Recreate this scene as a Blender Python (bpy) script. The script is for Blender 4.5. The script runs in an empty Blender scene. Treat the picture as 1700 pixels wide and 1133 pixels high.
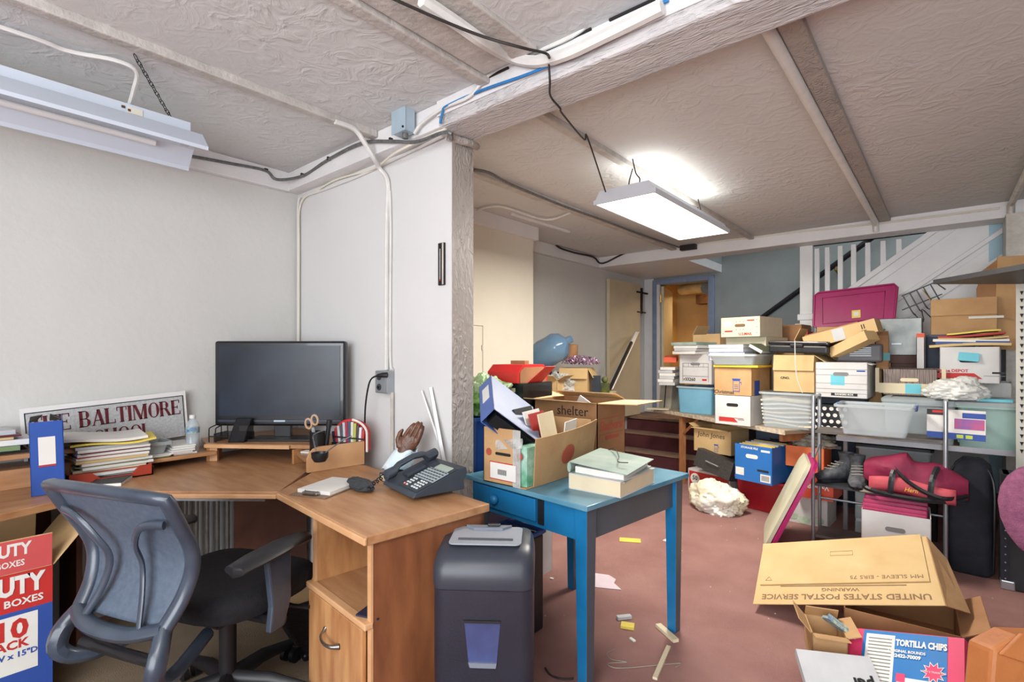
import bpy, bmesh, math, random
from mathutils import Vector, Matrix, Euler
random.seed(7)
PI = math.pi
S = bpy.context.scene
COL = S.collection

# ---------------------------------------------------------------- camera
cd = bpy.data.cameras.new('camera')
cd.sensor_width = 36.0
cd.lens = 859.0 / 1700 * 36
cd.shift_y = 21.5 / 1700
cd.clip_start = 0.05
cam = bpy.data.objects.new('camera', cd)
cam.location = (0, 0, 1.27)
cam.rotation_euler = (PI / 2, 0, math.radians(40.2))
COL.objects.link(cam)
S.camera = cam

# ---------------------------------------------------------------- world, lights, exposure
w = bpy.data.worlds.new('world')
S.world = w
w.use_nodes = True
w.node_tree.nodes['Background'].inputs[0].default_value = (0.80, 0.90, 1.0, 1)
w.node_tree.nodes['Background'].inputs[1].default_value = 0.55


def area(name, loc, rot, sx, sy, power, color=(1, 1, 1)):
    l = bpy.data.lights.new(name, 'AREA')
    l.shape = 'RECTANGLE'
    l.size = sx
    l.size_y = sy
    l.energy = power
    l.color = color
    o = bpy.data.objects.new(name, l)
    o.location = loc
    o.rotation_euler = rot
    COL.objects.link(o)
    return o


# daylight of the shop window behind the camera
area('window_light', (0.4, -2.6, 1.5), (math.radians(90), 0, math.radians(12)), 3.2, 1.9, 190, (0.90, 0.95, 1.0))
area('panel_light', (-1.37, 3.18, 2.10), (0, 0, 0), 0.33, 1.16, 62, (1.0, 0.95, 0.86))
area('panel_upglow', (-1.37, 3.18, 2.25), (PI, 0, 0), 0.25, 1.0, 4, (1.0, 0.96, 0.88))
area('rear_overhead_fill', (-0.3, -0.9, 2.3), (0, 0, 0), 0.5, 1.4, 30, (1.0, 0.98, 0.95))  # added overhead fill behind the camera, no fitting modelled there
# added upward fill behind the camera, brightens the ceiling
area('ceiling_fill_up', (0.5, -0.9, 1.2), (PI, 0, 0), 1.2, 1.2, 90, (0.98, 0.99, 1.0))
area('stairwell_fill', (0.0, 6.0, 3.6), (0, 0, 0), 1.6, 0.8, 32, (0.95, 0.98, 1.0))  # added lamp, lifts the otherwise dark stairwell
area('back_room_bulb', (-2.3, 7.6, 2.2), (0, 0, 0), 0.4, 0.4, 26, (1.0, 0.72, 0.38))
S.view_settings.view_transform = 'Standard'
S.view_settings.look = 'None'
S.view_settings.exposure = 0.0
S.view_settings.gamma = 1.0
S.view_settings.use_curve_mapping = False


# ---------------------------------------------------------------- materials
def srgb(r, g, b):
    def c(v):
        v /= 255.0
        return v / 12.92 if v <= 0.04045 else ((v + 0.055) / 1.055) ** 2.4
    return (c(r), c(g), c(b), 1)


MATS = {}


def M(name, rgb=None, rough=0.6, metal=0.0, var=0.06, vs=6.0, bump=0.0, bs=40.0, kind='noise', rgb2=None,
      alpha=1.0, trans=0.0, emit=0.0, coat=0.0, stretch=(1, 1, 1), spec=0.5):
    """procedural material: base colour broken up by noise, optional fine relief"""
    if name in MATS:
        return MATS[name]
    m = bpy.data.materials.new(name)
    m.use_nodes = True
    nt = m.node_tree
    N = nt.nodes
    L = nt.links
    p = N['Principled BSDF']
    base = srgb(*rgb)
    if rgb2:
        c2 = srgb(*rgb2)
    else:
        c2 = tuple(max(0, c * (1 - var * 2.2)) for c in base[:3]) + (1,)
    tc = N.new('ShaderNodeTexCoord')
    mp = N.new('ShaderNodeMapping')
    mp.inputs['Scale'].default_value = stretch
    L.new(tc.outputs['Object'], mp.inputs[0])
    tx = N.new('ShaderNodeTexNoise')
    tx.inputs['Scale'].default_value = vs
    tx.inputs['Detail'].default_value = 5
    L.new(mp.outputs[0], tx.inputs['Vector'])
    rp = N.new('ShaderNodeValToRGB')
    rp.color_ramp.elements[0].position = 0.32
    rp.color_ramp.elements[1].position = 0.68
    rp.color_ramp.elements[0].color = c2
    rp.color_ramp.elements[1].color = base
    L.new(tx.outputs[0], rp.inputs[0])
    L.new(rp.outputs[0], p.inputs['Base Color'])
    p.inputs['Roughness'].default_value = rough
    p.inputs['Metallic'].default_value = metal
    p.inputs['Alpha'].default_value = alpha
    p.inputs['Transmission Weight'].default_value = trans
    p.inputs['Coat Weight'].default_value = coat
    p.inputs['Specular IOR Level'].default_value = spec
    if emit:
        p.inputs['Emission Color'].default_value = base
        p.inputs['Emission Strength'].default_value = emit
    if bump:
        b = N.new('ShaderNodeTexNoise')
        b.inputs['Scale'].default_value = bs
        b.inputs['Detail'].default_value = 6
        L.new(mp.outputs[0], b.inputs['Vector'])
        bp = N.new('ShaderNodeBump')
        bp.inputs['Strength'].default_value = min(1.0, bump)
        bp.inputs['Distance'].default_value = 0.01 if kind != 'stucco' else (0.016 if name == 'ceiling_paint' else 0.03)
        if kind == 'stucco':
            b.inputs['Distortion'].default_value = 1.8
            b.inputs['Scale'].default_value = bs
            pw = N.new('ShaderNodeMath')
            pw.operation = 'POWER'
            pw.inputs[1].default_value = 3.0
            L.new(b.outputs[0], pw.inputs[0])
            # only some areas carry thick trowel marks
            k = N.new('ShaderNodeTexNoise')
            k.inputs['Scale'].default_value = 2.3
            L.new(tc.outputs['Object'], k.inputs['Vector'])
            kr = N.new('ShaderNodeMapRange')
            kr.inputs[1].default_value = 0.4
            kr.inputs[2].default_value = 0.65
            kr.inputs[3].default_value = 0.25
            L.new(k.outputs[0], kr.inputs[0])
            mu = N.new('ShaderNodeMath')
            mu.operation = 'MULTIPLY'
            L.new(pw.outputs[0], mu.inputs[0])
            L.new(kr.outputs[0], mu.inputs[1])
            L.new(mu.outputs[0], bp.inputs['Height'])
        else:
            L.new(b.outputs[0], bp.inputs['Height'])
        L.new(bp.outputs[0], p.inputs['Normal'])
    MATS[name] = m
    return m


M('wall', (208, 207, 203), .75, var=.02, vs=3, bump=.25, bs=30)
M('wall_partition', (214, 213, 212), .7, var=.015, vs=3, bump=.12, bs=25)
M('wall_cream', (222, 216, 200), .75, var=.02, vs=3, bump=.15, bs=25)
M('wall_grey_blue', (150, 158, 158), .7, var=.05, vs=4, bump=.1, bs=25)
M('paint_light_blue', (168, 200, 214), .6, var=.05, vs=4, bump=.1, bs=20)
M('ceiling_paint', (208, 208, 207), .7, var=.035, vs=2.2, bump=1.0, bs=11, kind='stucco')
M('beam_white', (226, 224, 224), .5, var=.03, vs=4, bump=.35, bs=35)
M('beam_rough', (206, 202, 202), .65, var=.07, vs=7, bump=1.0, bs=22, kind='stucco', stretch=(.5, 2, 2))
M('column_rough', (172, 164, 157), .5, var=.06, vs=10, bump=1.0, bs=30, kind='stucco', stretch=(1, 1, .5))
M('white_paint', (226, 226, 226), .4, var=.03, vs=8, bump=.1, bs=30)
M('old_white_paint', (206, 200, 190), .5, var=.12, vs=14, bump=.5, bs=40)
M('carpet', (186, 142, 134), .95, rgb2=(168, 124, 118), vs=3.2, bump=.9, bs=420, spec=.1)
M('carpet_dark', (118, 72, 74), .95, rgb2=(96, 56, 60), vs=4, bump=.9, bs=300, spec=.1)
M('carpet_tread', (166, 138, 118), .95, rgb2=(140, 110, 98), vs=8, bump=.9, bs=300, spec=.1)
M('black', (24, 24, 26), .5, var=.2, vs=20)
M('gap_dark', (30, 26, 24), .8)


# ---------------------------------------------------------------- mesh helpers
class MB:
    """collects shapes and links them as one mesh object"""

    def __init__(self):
        self.v = []
        self.f = []

    def add(self, vs, fs):
        n = len(self.v)
        self.v += [tuple(p) for p in vs]
        self.f += [tuple(i + n for i in f) for f in fs]
        return self

    def box(self, cx, cy, cz, sx, sy, sz, rot=None, taper=1.0):
        """centre, full sizes; taper scales the bottom face"""
        a, b, c = sx / 2, sy / 2, sz / 2
        vs = [Vector((x * (taper if z < 0 else 1), y * (taper if z < 0 else 1), z)) for z in (-c, c) for x, y in
              ((-a, -b), (a, -b), (a, b), (-a, b))]
        if rot:
            r = Euler(rot).to_matrix()
            vs = [r @ p for p in vs]
        vs = [(p.x + cx, p.y + cy, p.z + cz) for p in vs]
        return self.add(vs, [(3, 2, 1, 0), (4, 5, 6, 7), (0, 1, 5, 4), (1, 2, 6, 5), (2, 3, 7, 6), (3, 0, 4, 7)])

    def span(self, x0, x1, y0, y1, z0, z1):
        return self.box((x0 + x1) / 2, (y0 + y1) / 2, (z0 + z1) / 2, abs(x1 - x0), abs(y1 - y0), abs(z1 - z0))

    def prism(self, pts, axis, t0, t1):
        """2D outline extruded along axis ('x','y','z')"""
        def p3(p, t):
            return {'x': (t, p[0], p[1]), 'y': (p[0], t, p[1]), 'z': (p[0], p[1], t)}[axis]
        n = len(pts)
        vs = [p3(p, t0) for p in pts] + [p3(p, t1) for p in pts]
        fs = [tuple(range(n))[::-1], tuple(range(n, 2 * n))] + [(i, (i + 1) % n, n + (i + 1) % n, n + i) for i in range(n)]
        return self.add(vs, fs)

    def slab(self, corners, t):
        """quad (or polygon) of 3D corners given thickness t along its normal"""
        c = [Vector(p) for p in corners]
        nrm = (c[1] - c[0]).cross(c[2] - c[0]).normalized() * t
        n = len(c)
        vs = [p for p in c] + [p + nrm for p in c]
        fs = [tuple(range(n))[::-1], tuple(range(n, 2 * n))] + [(i, (i + 1) % n, n + (i + 1) % n, n + i) for i in range(n)]
        return self.add(vs, fs)

    def rings(self, rings, closed=True, caps=True, loop=False):
        """loft through rings of equal vertex count"""
        n = len(rings[0])
        vs = [p for r in rings for p in r]
        fs = []
        m = len(rings)
        for i in range(m if loop else m - 1):
            for j in range(n if closed else n - 1):
                a = i * n + j
                b = i * n + (j + 1) % n
                c = ((i + 1) % m) * n + (j + 1) % n
                d = ((i + 1) % m) * n + j
                fs.append((a, b, c, d))
        if caps and closed and not loop:
            fs.append(tuple(range(n))[::-1])
            fs.append(tuple(range((m - 1) * n, m * n)))
        return self.add(vs, fs)

    def tube(self, pts, r, n=8, loop=False, sq=1.0, up=None):
        """round tube along a polyline; r a number or one per point; sq flattens"""
        P = [Vector(p) for p in pts]
        m = len(P)
        rings = []
        prev = None
        for i in range(m):
            if loop:
                d = P[(i + 1) % m] - P[i - 1]
            elif i == 0:
                d = P[1] - P[0]
            elif i == m - 1:
                d = P[-1] - P[-2]
            else:
                d = (P[i + 1] - P[i]).normalized() + (P[i] - P[i - 1]).normalized()
            if d.length < 1e-9:
                d = Vector((0, 0, 1))
            d.normalize()
            if up is not None:
                a = Vector(up) - d * d.dot(Vector(up))
            elif prev is None:
                a = Vector((0, 0, 1)) if abs(d.z) < .9 else Vector((1, 0, 0))
                a = a - d * d.dot(a)
            else:
                a = prev - d * d.dot(prev)
            if a.length < 1e-6:
                a = d.orthogonal()
            a.normalize()
            prev = a
            b = d.cross(a)
            rr = r[i] if isinstance(r, (list, tuple)) else r
            rings.append([tuple(P[i] + a * rr * math.cos(2 * PI * k / n) + b * rr * sq * math.sin(2 * PI * k / n)) for k in range(n)])
        return self.rings(rings, loop=loop)

    def lathe(self, prof, n=20, c=(0, 0, 0)):
        """profile of (radius, z)"""
        rings = [[(c[0] + r * math.cos(2 * PI * k / n), c[1] + r * math.sin(2 * PI * k / n), c[2] + z) for k in range(n)] for r, z in prof]
        return self.rings(rings)

    def cyl(self, c, r, h, n=16, axis='z'):
        a = {'z': (0, 0, h), 'x': (h, 0, 0), 'y': (0, h, 0)}[axis]
        return self.tube([c, (c[0] + a[0], c[1] + a[1], c[2] + a[2])], r, n)

    def grid(self, fn, nu, nv, thick=0.0):
        """surface fn(u,v)->xyz, u,v in 0..1"""
        vs = [tuple(fn(i / nu, j / nv)) for i in range(nu + 1) for j in range(nv + 1)]
        fs = []
        for i in range(nu):
            for j in range(nv):
                a = i * (nv + 1) + j
                fs.append((a, a + nv + 1, a + nv + 2, a + 1))
        return self.add(vs, fs)

    def ball(self, c, rx, ry, rz, nu=16, nv=10):
        rings = []
        for j in range(1, nv):
            t = PI * j / nv
            rings.append([(c[0] + rx * math.sin(t) * math.cos(2 * PI * k / nu), c[1] + ry * math.sin(t) * math.sin(2 * PI * k / nu), c[2] - rz * math.cos(t)) for k in range(nu)])
        return self.rings(rings)

    def build(self, name, mat, parent=None, smooth=False, bevel=0.0, solid=0.0, sub=0, label=None, loc=None, rot=None):
        me = bpy.data.meshes.new(name)
        me.from_pydata(self.v, [], self.f)
        bm = bmesh.new()
        bm.from_mesh(me)
        bmesh.ops.recalc_face_normals(bm, faces=bm.faces)
        bm.to_mesh(me)
        bm.free()
        if smooth:
            me.polygons.foreach_set('use_smooth', [True] * len(me.polygons))
            if hasattr(me, 'set_sharp_from_angle'):
                me.set_sharp_from_angle(angle=math.radians(45 if smooth is True else smooth))
        me.materials.append(MATS[mat] if isinstance(mat, str) else mat)
        o = bpy.data.objects.new(name, me)
        COL.objects.link(o)
        if solid:
            md = o.modifiers.new('solid', 'SOLIDIFY')
            md.thickness = solid
            md.offset = 0
        if bevel:
            md = o.modifiers.new('bevel', 'BEVEL')
            md.width = bevel
            md.segments = 2
            md.limit_method = 'ANGLE'
        if sub:
            md = o.modifiers.new('sub', 'SUBSURF')
            md.levels = md.render_levels = sub
        if parent:
            o.parent = parent
        if loc:
            o.location = loc
        if rot:
            o.rotation_euler = rot
        if label:
            o['label'] = label
        return o


def tag(o, label, cat, group=None, kind=None):
    o['label'] = label
    o['category'] = cat
    if group:
        o['group'] = group
    if kind:
        o['kind'] = kind
    return o


def thing(name, label, cat, loc=(0, 0, 0), rz=0.0, group=None, rot=None):
    o = bpy.data.objects.new(name, None)
    COL.objects.link(o)
    o.location = loc
    o.rotation_euler = rot if rot else (0, 0, math.radians(rz))
    o.empty_display_size = 0.1
    return tag(o, label, cat, group)


def struct(name, mb, mat, parent=None, **kw):
    o = mb.build(name, mat, parent, **kw)
    if parent is None:
        o['kind'] = 'structure'
    return o


def write(text, size, mat, parent, loc, rot=(PI / 2, 0, 0), name='lettering', sx=1.0, ext=0.0004, bold=0.0, align='CENTER', shear=0.0):
    """flat lettering as a thin mesh; default stands upright facing -Y"""
    cu = bpy.data.curves.new(name, 'FONT')
    cu.body = text
    cu.size = size
    cu.extrude = ext
    cu.offset = bold
    cu.shear = shear
    cu.resolution_u = 2
    cu.align_x = align
    cu.align_y = 'CENTER'
    t = bpy.data.objects.new('tmp', cu)
    me = bpy.data.meshes.new_from_object(t)
    bpy.data.objects.remove(t)
    me.name = name
    me.materials.clear()
    me.materials.append(MATS[mat])
    o = bpy.data.objects.new(name, me)
    COL.objects.link(o)
    o.parent = parent
    o.location = loc
    o.rotation_euler = rot
    o.scale = (sx, 1, 1)
    return o


FRONT = (PI / 2, 0, 0)          # faces -Y
RIGHT = (PI / 2, 0, PI / 2)     # faces +X


def copy_tree(o, parent=None):
    c = o.copy()
    COL.objects.link(c)
    if parent:
        c.parent = parent
    for ch in list(o.children):
        copy_tree(ch, c)
    return c


def smoothpath(pts, k=6):
    """Catmull-Rom through points"""
    P = [Vector(p) for p in pts]
    P = [P[0]] + P + [P[-1]]
    out = []
    for i in range(1, len(P) - 2):
        for j in range(k):
            t = j / k
            out.append(tuple(0.5 * ((2 * P[i]) + (P[i + 1] - P[i - 1]) * t + (2 * P[i - 1] - 5 * P[i] + 4 * P[i + 1] - P[i + 2]) * t * t + (3 * P[i] - P[i - 1] - 3 * P[i + 1] + P[i + 2]) * t ** 3)))
    out.append(tuple(P[-2]))
    return out


# ================================================================ THE SETTING
ZC = 2.38
XL = -3.127          # long left wall
YP = 1.62            # partition front face
struct('floor', MB().span(-3.4, 3.2, -3.2, 6.47, -.1, 0), 'carpet')
struct('ceiling', MB().span(-3.4, 3.2, -3.2, 5.3, ZC, ZC + .1), 'ceiling_paint')
struct('wall_left', MB().span(XL - .15, XL, -3.2, 6.6, 0, ZC), 'wall')
struct('wall_partition', MB().span(XL, -1.726, YP, 1.752, 0, 2.27), 'wall_partition')
struct('wall_partition_end', MB().span(-1.7255, -1.722, YP - .002, 1.754, 0, 2.25), 'column_rough')
struct('wall_partition_capital', MB().tube(smoothpath([(-1.735, 1.6, 2.252), (-1.705, 1.66, 2.245), (-1.700, 1.72, 2.249), (-1.72, 1.775, 2.258)]), .017, 8), 'column_rough', smooth=True)
# soffit strips along the tops of the walls and the big beam
struct('trim_1', MB().span(XL, XL + .045, -3.2, 1.54, 2.265, ZC), 'beam_white', bevel=.004)
struct('trim_2', MB().span(XL, -1.70, 1.535, YP + .01, 2.27, ZC), 'beam_white', bevel=.004)
struct('beam', MB().span(-1.72, 3.2, 1.53, 1.735, 2.265, ZC), 'beam_rough', bevel=.012)
struct('beam_face_board', MB().span(-1.72, 3.2, 1.522, 1.5285, 2.312, ZC), 'beam_white', bevel=.002)
for x0, x1 in ((-1.46, -1.30), (-1.12, -.93), (-.86, -.70)):
    struct('ceiling_crack', MB().span(x0, x1, 1.514, 1.522, 2.373, 2.3802), 'gap_dark')
# chimney breast in the far room, its soffit, small access door
struct('wall_chimney_breast', MB().span(XL, -2.79, 1.752, 3.59, 0, 2.27), 'wall_cream')
struct('trim_3', MB().span(XL, -2.75, 1.752, 3.62, 2.265, ZC), 'beam_white', bevel=.004)
struct('trim_4', MB().span(XL, XL + .05, 3.62, 5.2, 2.265, ZC), 'beam_white', bevel=.004)
d = struct('door_2', MB().span(-2.79, -2.778, 2.50, 2.93, .9, 1.49), 'wall_cream')
MB().span(-2.79, -2.770, 2.46, 2.97, 1.49, 1.53).span(-2.79, -2.770, 2.93, 2.97, .9, 1.49).build('door_frame', 'wall_cream', d)
MB().span(-2.776, -2.77, 2.918, 2.928, 1.30, 1.34).build('hinge', 'old_white_paint', d)
# far header, flat ceiling over the door, header above the stairs
struct('trim_5', MB().span(XL, 3.2, 5.2, 5.42, 2.265, ZC + .1), 'beam_white', bevel=.006)
struct('ceiling_landing', MB().span(XL, -2.12, 5.42, 6.6, 2.265, 2.36), 'white_paint')
struct('ceiling_stairwell', MB().span(-3.2, 3.2, 5.3, 6.6, 3.9, 4.0), 'white_paint')
struct('wall_stairwell_front', MB().span(-3.2, 3.2, 5.3, 5.42, 2.54, 3.9), 'wall_grey_blue')
struct('wall_stairwell_side', MB().span(-2.24, -2.12, 5.42, 6.6, 2.36, 3.9), 'wall_grey_blue')
# far wall with door opening X -2.93..-2.27
fw = MB()
fw.span(-3.2, -2.93, 6.47, 6.6, 0, 3.9).span(-2.27, 3.2, 6.47, 6.6, 0, 3.9).span(-2.93, -2.27, 6.47, 6.6, 2.18, 3.9).span(-2.93, -2.27, 6.47, 6.6, 0, .5)
struct('wall_back', fw, 'wall_grey_blue')
struct('wall_back_corner', MB().span(XL, -3.0, 6.455, 6.469, .5, 2.265), 'white_paint')
M('door_frame_blue', (132, 146, 172), .5, var=.08, vs=12)
M('door_cream', (206, 190, 160), .55, var=.05, vs=4)
d1 = struct('door_1', MB().span(-2.935, -2.905, 6.42, 6.47, .55, 2.18), 'white_paint')
MB().span(-3.0, -2.935, 6.42, 6.468, .55, 2.24).span(-2.27, -2.20, 6.42, 6.468, .55, 2.24).span(-2.935, -2.27, 6.42, 6.468, 2.18, 2.24).build('door_frame', 'door_frame_blue', d1, bevel=.005)
dl = MB().box(-2.985, 6.86, 1.33, .035, .78, 1.66, (0, 0, math.radians(15))).build('door_leaf', 'door_cream', d1)
MB().cyl((-2.905, 6.475, 1.95), .012, .1, 8).build('hinge', M('brass', (176, 140, 70), .35, .9), d1)
# boiler room beyond the door
M('amber_wall', (226, 190, 128), .8, var=.06, vs=5, bump=.2, bs=15)
M('brown_wood', (110, 74, 44), .7, var=.25, vs=9, bump=.3, bs=20)
struct('wall_boiler_room', MB().span(-3.4, -.9, 8.2, 8.3, 0, 2.6).span(-3.5, -3.4, 6.6, 8.3, 0, 2.6).span(-1.0, -.9, 6.6, 8.3, 0, 2.6), 'amber_wall')
struct('ceiling_boiler_room', MB().span(-3.5, -.9, 6.6, 8.3, 2.5, 2.6), 'brown_wood')
struct('floor_boiler_room', MB().span(-3.5, -.9, 6.6, 8.3, .42, .5), 'amber_wall')
for k in range(4):
    o = MB().span(-3.4, -1.0, 6.75 + k * .38, 6.80 + k * .38, 2.36, 2.5).build('ceiling_joist', 'brown_wood')
    o['kind'] = 'structure'
pier = MB().span(-2.62, -2.36, 7.4, 7.62, .5, 2.0).build('wall_pier', 'amber_wall')
pier['kind'] = 'structure'
sh = MB().span(-2.9, -1.7, 7.7, 7.9, 2.02, 2.16).build('wall_ledge', 'brown_wood')
sh['kind'] = 'structure'
t = thing('heating_pipe', 'cream lagged heating pipe seen through the open far door', 'pipe', (-2.35, 7.0, 2.14))
MB().tube([(-.62, .35, .06), (-.1, .0, .04), (.7, -.12, 0)], .075, 14).build('pipe', M('lagging', (226, 196, 140), .7, var=.1, bump=.4, bs=20), t, smooth=True)
MB().tube([(-.02, .0, .12), (-.01, -.05, .05), (-.06, -.12, .0)], .07, 14).build('pipe_elbow', 'lagging', t, smooth=True)
MB().cyl((-.075, -.17, -.005), .085, .03, 18, 'y').build('pipe_cap', M('galvanised', (150, 150, 148), .4, .7, var=.1), t)
# open flat door standing against the left wall near the far corner
t = thing('door', 'cream flush door standing open against the left wall', 'door', (-3.07, 5.78, 0))
MB().box(0.0, 0, 1.33, .04, .72, 1.66, (0, 0, math.radians(-3))).build('door_leaf', 'door_cream', t)
bk = MB().span(.03, .05, .38, .41, 1.79, 2.12).build('latch_bar', M('iron_dark', (50, 44, 42), .6, .5, var=.1), t)
MB().span(.03, .05, .26, .56, 2.05, 2.07).span(.03, .05, .28, .50, 1.80, 1.815).build('strap_bar', 'iron_dark', t)

# steps and landing
struct('floor_landing', MB().span(XL, 1.2, 5.95, 6.47, .46, .49), 'carpet_tread')
for k, (y0, y1, zt) in enumerate([(5.96, 6.47, .46), (5.70, 5.96, .32), (5.44, 5.70, .15)]):
    o = MB().span(XL, -1.85, y0, y1, 0, zt - .012).build('stair_riser', 'carpet_dark')
    o['kind'] = 'structure'
    if k:
        o = MB().span(XL, -1.85, y0 - .015, y1, zt - .012, zt).build('stair_tread', 'carpet_tread', bevel=.005)
        o['kind'] = 'structure'

# stairs climbing to the right behind a white balustrade
st = thing('staircase', 'white painted staircase with stringer and baluster rail climbing to the right under the far header', 'staircase', (0, 5.44, 0))
s = math.tan(math.radians(37.0))
def zt(x, z0): return z0 + s * (x + 1.05)
SO = 1.37
for k in range(9):
    x = -1.25 + k * .255
    MB().span(x, x + .28, .03, 1.0, .72 + k * .19 - .19, .72 + k * .19).build('step', 'carpet_dark', st)
# stringer: board following the slope, two moulded strips
def band(x0, x1, zlo0, zhi0, y0, y1):
    return MB().prism([(x0, zt(x0, zlo0)), (x1, zt(x1, zlo0)), (x1, zt(x1, zhi0)), (x0, zt(x0, zhi0))], 'y', y0, y1)

band(-1.05, .62, 1.12, 1.54, 0, .03).build('stringer', 'white_paint', st)
band(-1.05, .62, 1.525, 1.58, -.02, .05).build('stringer_cap', 'white_paint', st, bevel=.004)
band(-1.05, .62, 1.44, 1.455, -.012, 0).build('stringer_moulding', 'white_paint', st)
band(-1.05, .62, 1.165, 1.21, -.022, 0).build('stringer_moulding', 'white_paint', st, bevel=.004)
band(-1.05, .62, .98, 1.01, -.012, 0).build('panel_moulding', 'white_paint', st)
MB().prism([(-1.05, .2), (.235, .2), (.235, 2.27), (.2, 2.32), (-1.05, zt(-1.05, 1.13))], 'y', .006, .028).build('side_panel', 'white_paint', st)
MB().span(.235, .33, -.01, .03, .2, 2.27).build('wall_strip', 'paint_light_blue', st)
nw = MB().span(-1.06, -.955, -.05, .06, .49, 2.27).build('newel_post', 'white_paint', st, bevel=.004)
MB().span(-1.08, -.935, -.06, .075, 1.58, 1.64).build('newel_collar', 'white_paint', nw, bevel=.008)
for u in (1358, 1377, 1400, 1423, 1447, 1472, 1497):
    x = (u - 1358) / 139.0 * .605 - .93
    MB().span(x - .018, x + .018, .0, .035, zt(x, 1.54), 2.24).build('baluster', 'white_paint', st)
MB().span(-1.0, .0, -.015, .05, 2.27, 2.27).build('top_rail', 'white_paint', st, bevel=.004)
# wall handrail behind
hr = thing('wall_handrail', 'dark handrail sloping up the grey-blue stairwell wall', 'handrail', (0, 6.40, 0))
MB().tube([(-1.78, 0, 1.59), (-.2, 0, 2.75)], .028, 8).build('rail', M('rail_dark', (44, 42, 46), .4, var=.1), hr, smooth=True)
for x in (-.92, -1.72):
    MB().tube([(x, 0, 1.59 + (x + 1.78) * .734 - .02), (x, .0, 1.59 + (x + 1.78) * .734 - .06), (x + .02, .07, 1.59 + (x + 1.78) * .734 - .10)], .012, 8).build('bracket', 'brass', hr)

# right-hand pier and walls of the far room (beyond the frame)
struct('wall_right_pier', MB().span(.31, .75, 5.1, 5.42, 0, 2.27), 'old_white_paint')
struct('wall_right', MB().span(3.2, 3.3, -3.2, 5.3, 0, 2.5), 'wall_grey_blue')
struct('wall_far_right', MB().span(.75, 3.2, 5.2, 5.42, 0, 2.27), 'wall_grey_blue')
struct('wall_rear', MB().span(-3.4, 3.2, -3.3, -3.2, 0, 2.5), 'wall')

# ================================================================ BATTENS, CONDUITS AND CABLES OF THE CEILING
M('cable_white', (222, 220, 216), .5, var=.05, vs=15)
M('cable_grey', (120, 120, 120), .45, .3, var=.2, vs=60)
M('cable_black', (52, 46, 44), .6, var=.2, vs=30)
M('cable_blue', (40, 122, 186), .45, var=.08, vs=20)
M('steel_box', (172, 178, 182), .4, .6, var=.08, vs=12)
M('box_blue_grey', (176, 196, 208), .45, .3, var=.05, vs=9)
M('batten', (196, 190, 184), .6, var=.12, vs=12, bump=.5, bs=45)


def rail(name, label, x, y0, y1, wdt, hgt, mat='batten', z=ZC, cat='batten', g=None):
    t = tag(MB().span(x - wdt / 2, x + wdt / 2, y0, y1, z - hgt, z + .002).build(name, mat, bevel=.006), label, cat, g)
    return t


rail('ceiling_batten', 'painted round batten along the front ceiling running to the beam above the partition conduit', -2.19, -.9, 1.53, .05, .035)
rail('ceiling_batten', 'narrow painted batten on the front ceiling ending at the beam beside the boxed ledge', -1.425, -.4, 1.52, .05, .03)
rail('ceiling_ledge', 'wide flat painted ledge on the front ceiling, right of the narrow batten', -1.26, -.5, 1.48, .26, .018, cat='ledge')
rail('ceiling_batten', 'thin batten on the far room ceiling running beside the lit panel to the header', -1.425, 1.74, 5.19, .045, .03)
rail('ceiling_batten', 'batten on the far room ceiling over the chimney breast with cables alongside', -2.185, 1.76, 5.19, .06, .035)
rail('ceiling_batten', 'rough crusted batten on the far room ceiling beside the thick white pipe', -.40, 1.74, 5.19, .075, .03, 'column_rough')
tag(MB().tube([(-.46, 1.74, 2.35), (-.46, 5.1, 2.35), (-.46, 5.16, 2.33), (-.46, 5.185, 2.28)], .022, 10).build('ceiling_pipe', 'cable_white', smooth=True), 'thick white painted pipe on the far room ceiling turning down at the header', 'pipe')
tag(MB().tube([(.36, 3.6, 2.345), (.34, 5.16, 2.345), (.34, 5.18, 2.2)], .022, 8).build('ceiling_pipe', 'old_white_paint', smooth=True), 'cream pipe on the ceiling at the far right edge above the pier', 'pipe')
rail('ceiling_conduit', 'small fallen white batten piece on the ceiling above the chimney breast', -2.62, 3.1, 3.9, .03, .02, 'white_paint')
tag(MB().tube(smoothpath([(-2.7901, 2.8365, 2.36), (-2.5463, 2.8747, 2.365), (-2.5047, 3.3805, 2.36), (-2.2182, 3.3437, 2.365)], 5), .008, 6).build('ceiling_cable', 'cable_white', smooth=True), 'thin white cable looping over the ceiling above the chimney breast', 'cable')


def cable(label, pts, r, mat, name='cable', cat='cable', k=5, loc=None):
    return tag(MB().tube(smoothpath(pts, k), r, 7).build(name, mat, smooth=True), label, cat)


cable('thick grey armoured cable clipped along the left soffit and up over the partition beam',
      [(-3.075, 0.9781, 2.3195), (-3.075, 1.1875, 2.3372), (-3.075, 1.3874, 2.351), (-3.06, 1.45, 2.31), (-2.892, 1.525, 2.3146), (-2.6148, 1.525, 2.3426), (-2.2871, 1.518, 2.3439), (-2.033, 1.515, 2.2848), (-1.8543, 1.515, 2.2346), (-1.6916, 1.515, 2.2283), (-1.607, 1.5, 2.2026), (-1.71, 1.60, 2.238)], .0085, 'cable_grey')
for p, lab in (((-3.078, 1.3994, 2.3549), 'on the left wall soffit'), ((-2.9015, 1.53, 2.3216), 'nearest the room corner on the beam'), ((-2.6109, 1.53, 2.3464), 'midway along the beam'), ((-2.0531, 1.53, 2.3006), 'just left of the junction box')):
    tag(MB().box(p[0], p[1] - .004, p[2], .012, .02, .02).build('cable_clip', 'black', bevel=.002), 'small dark clip holding the grey armoured cable, ' + lab, 'clip', 'clips of the grey cable')
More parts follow.
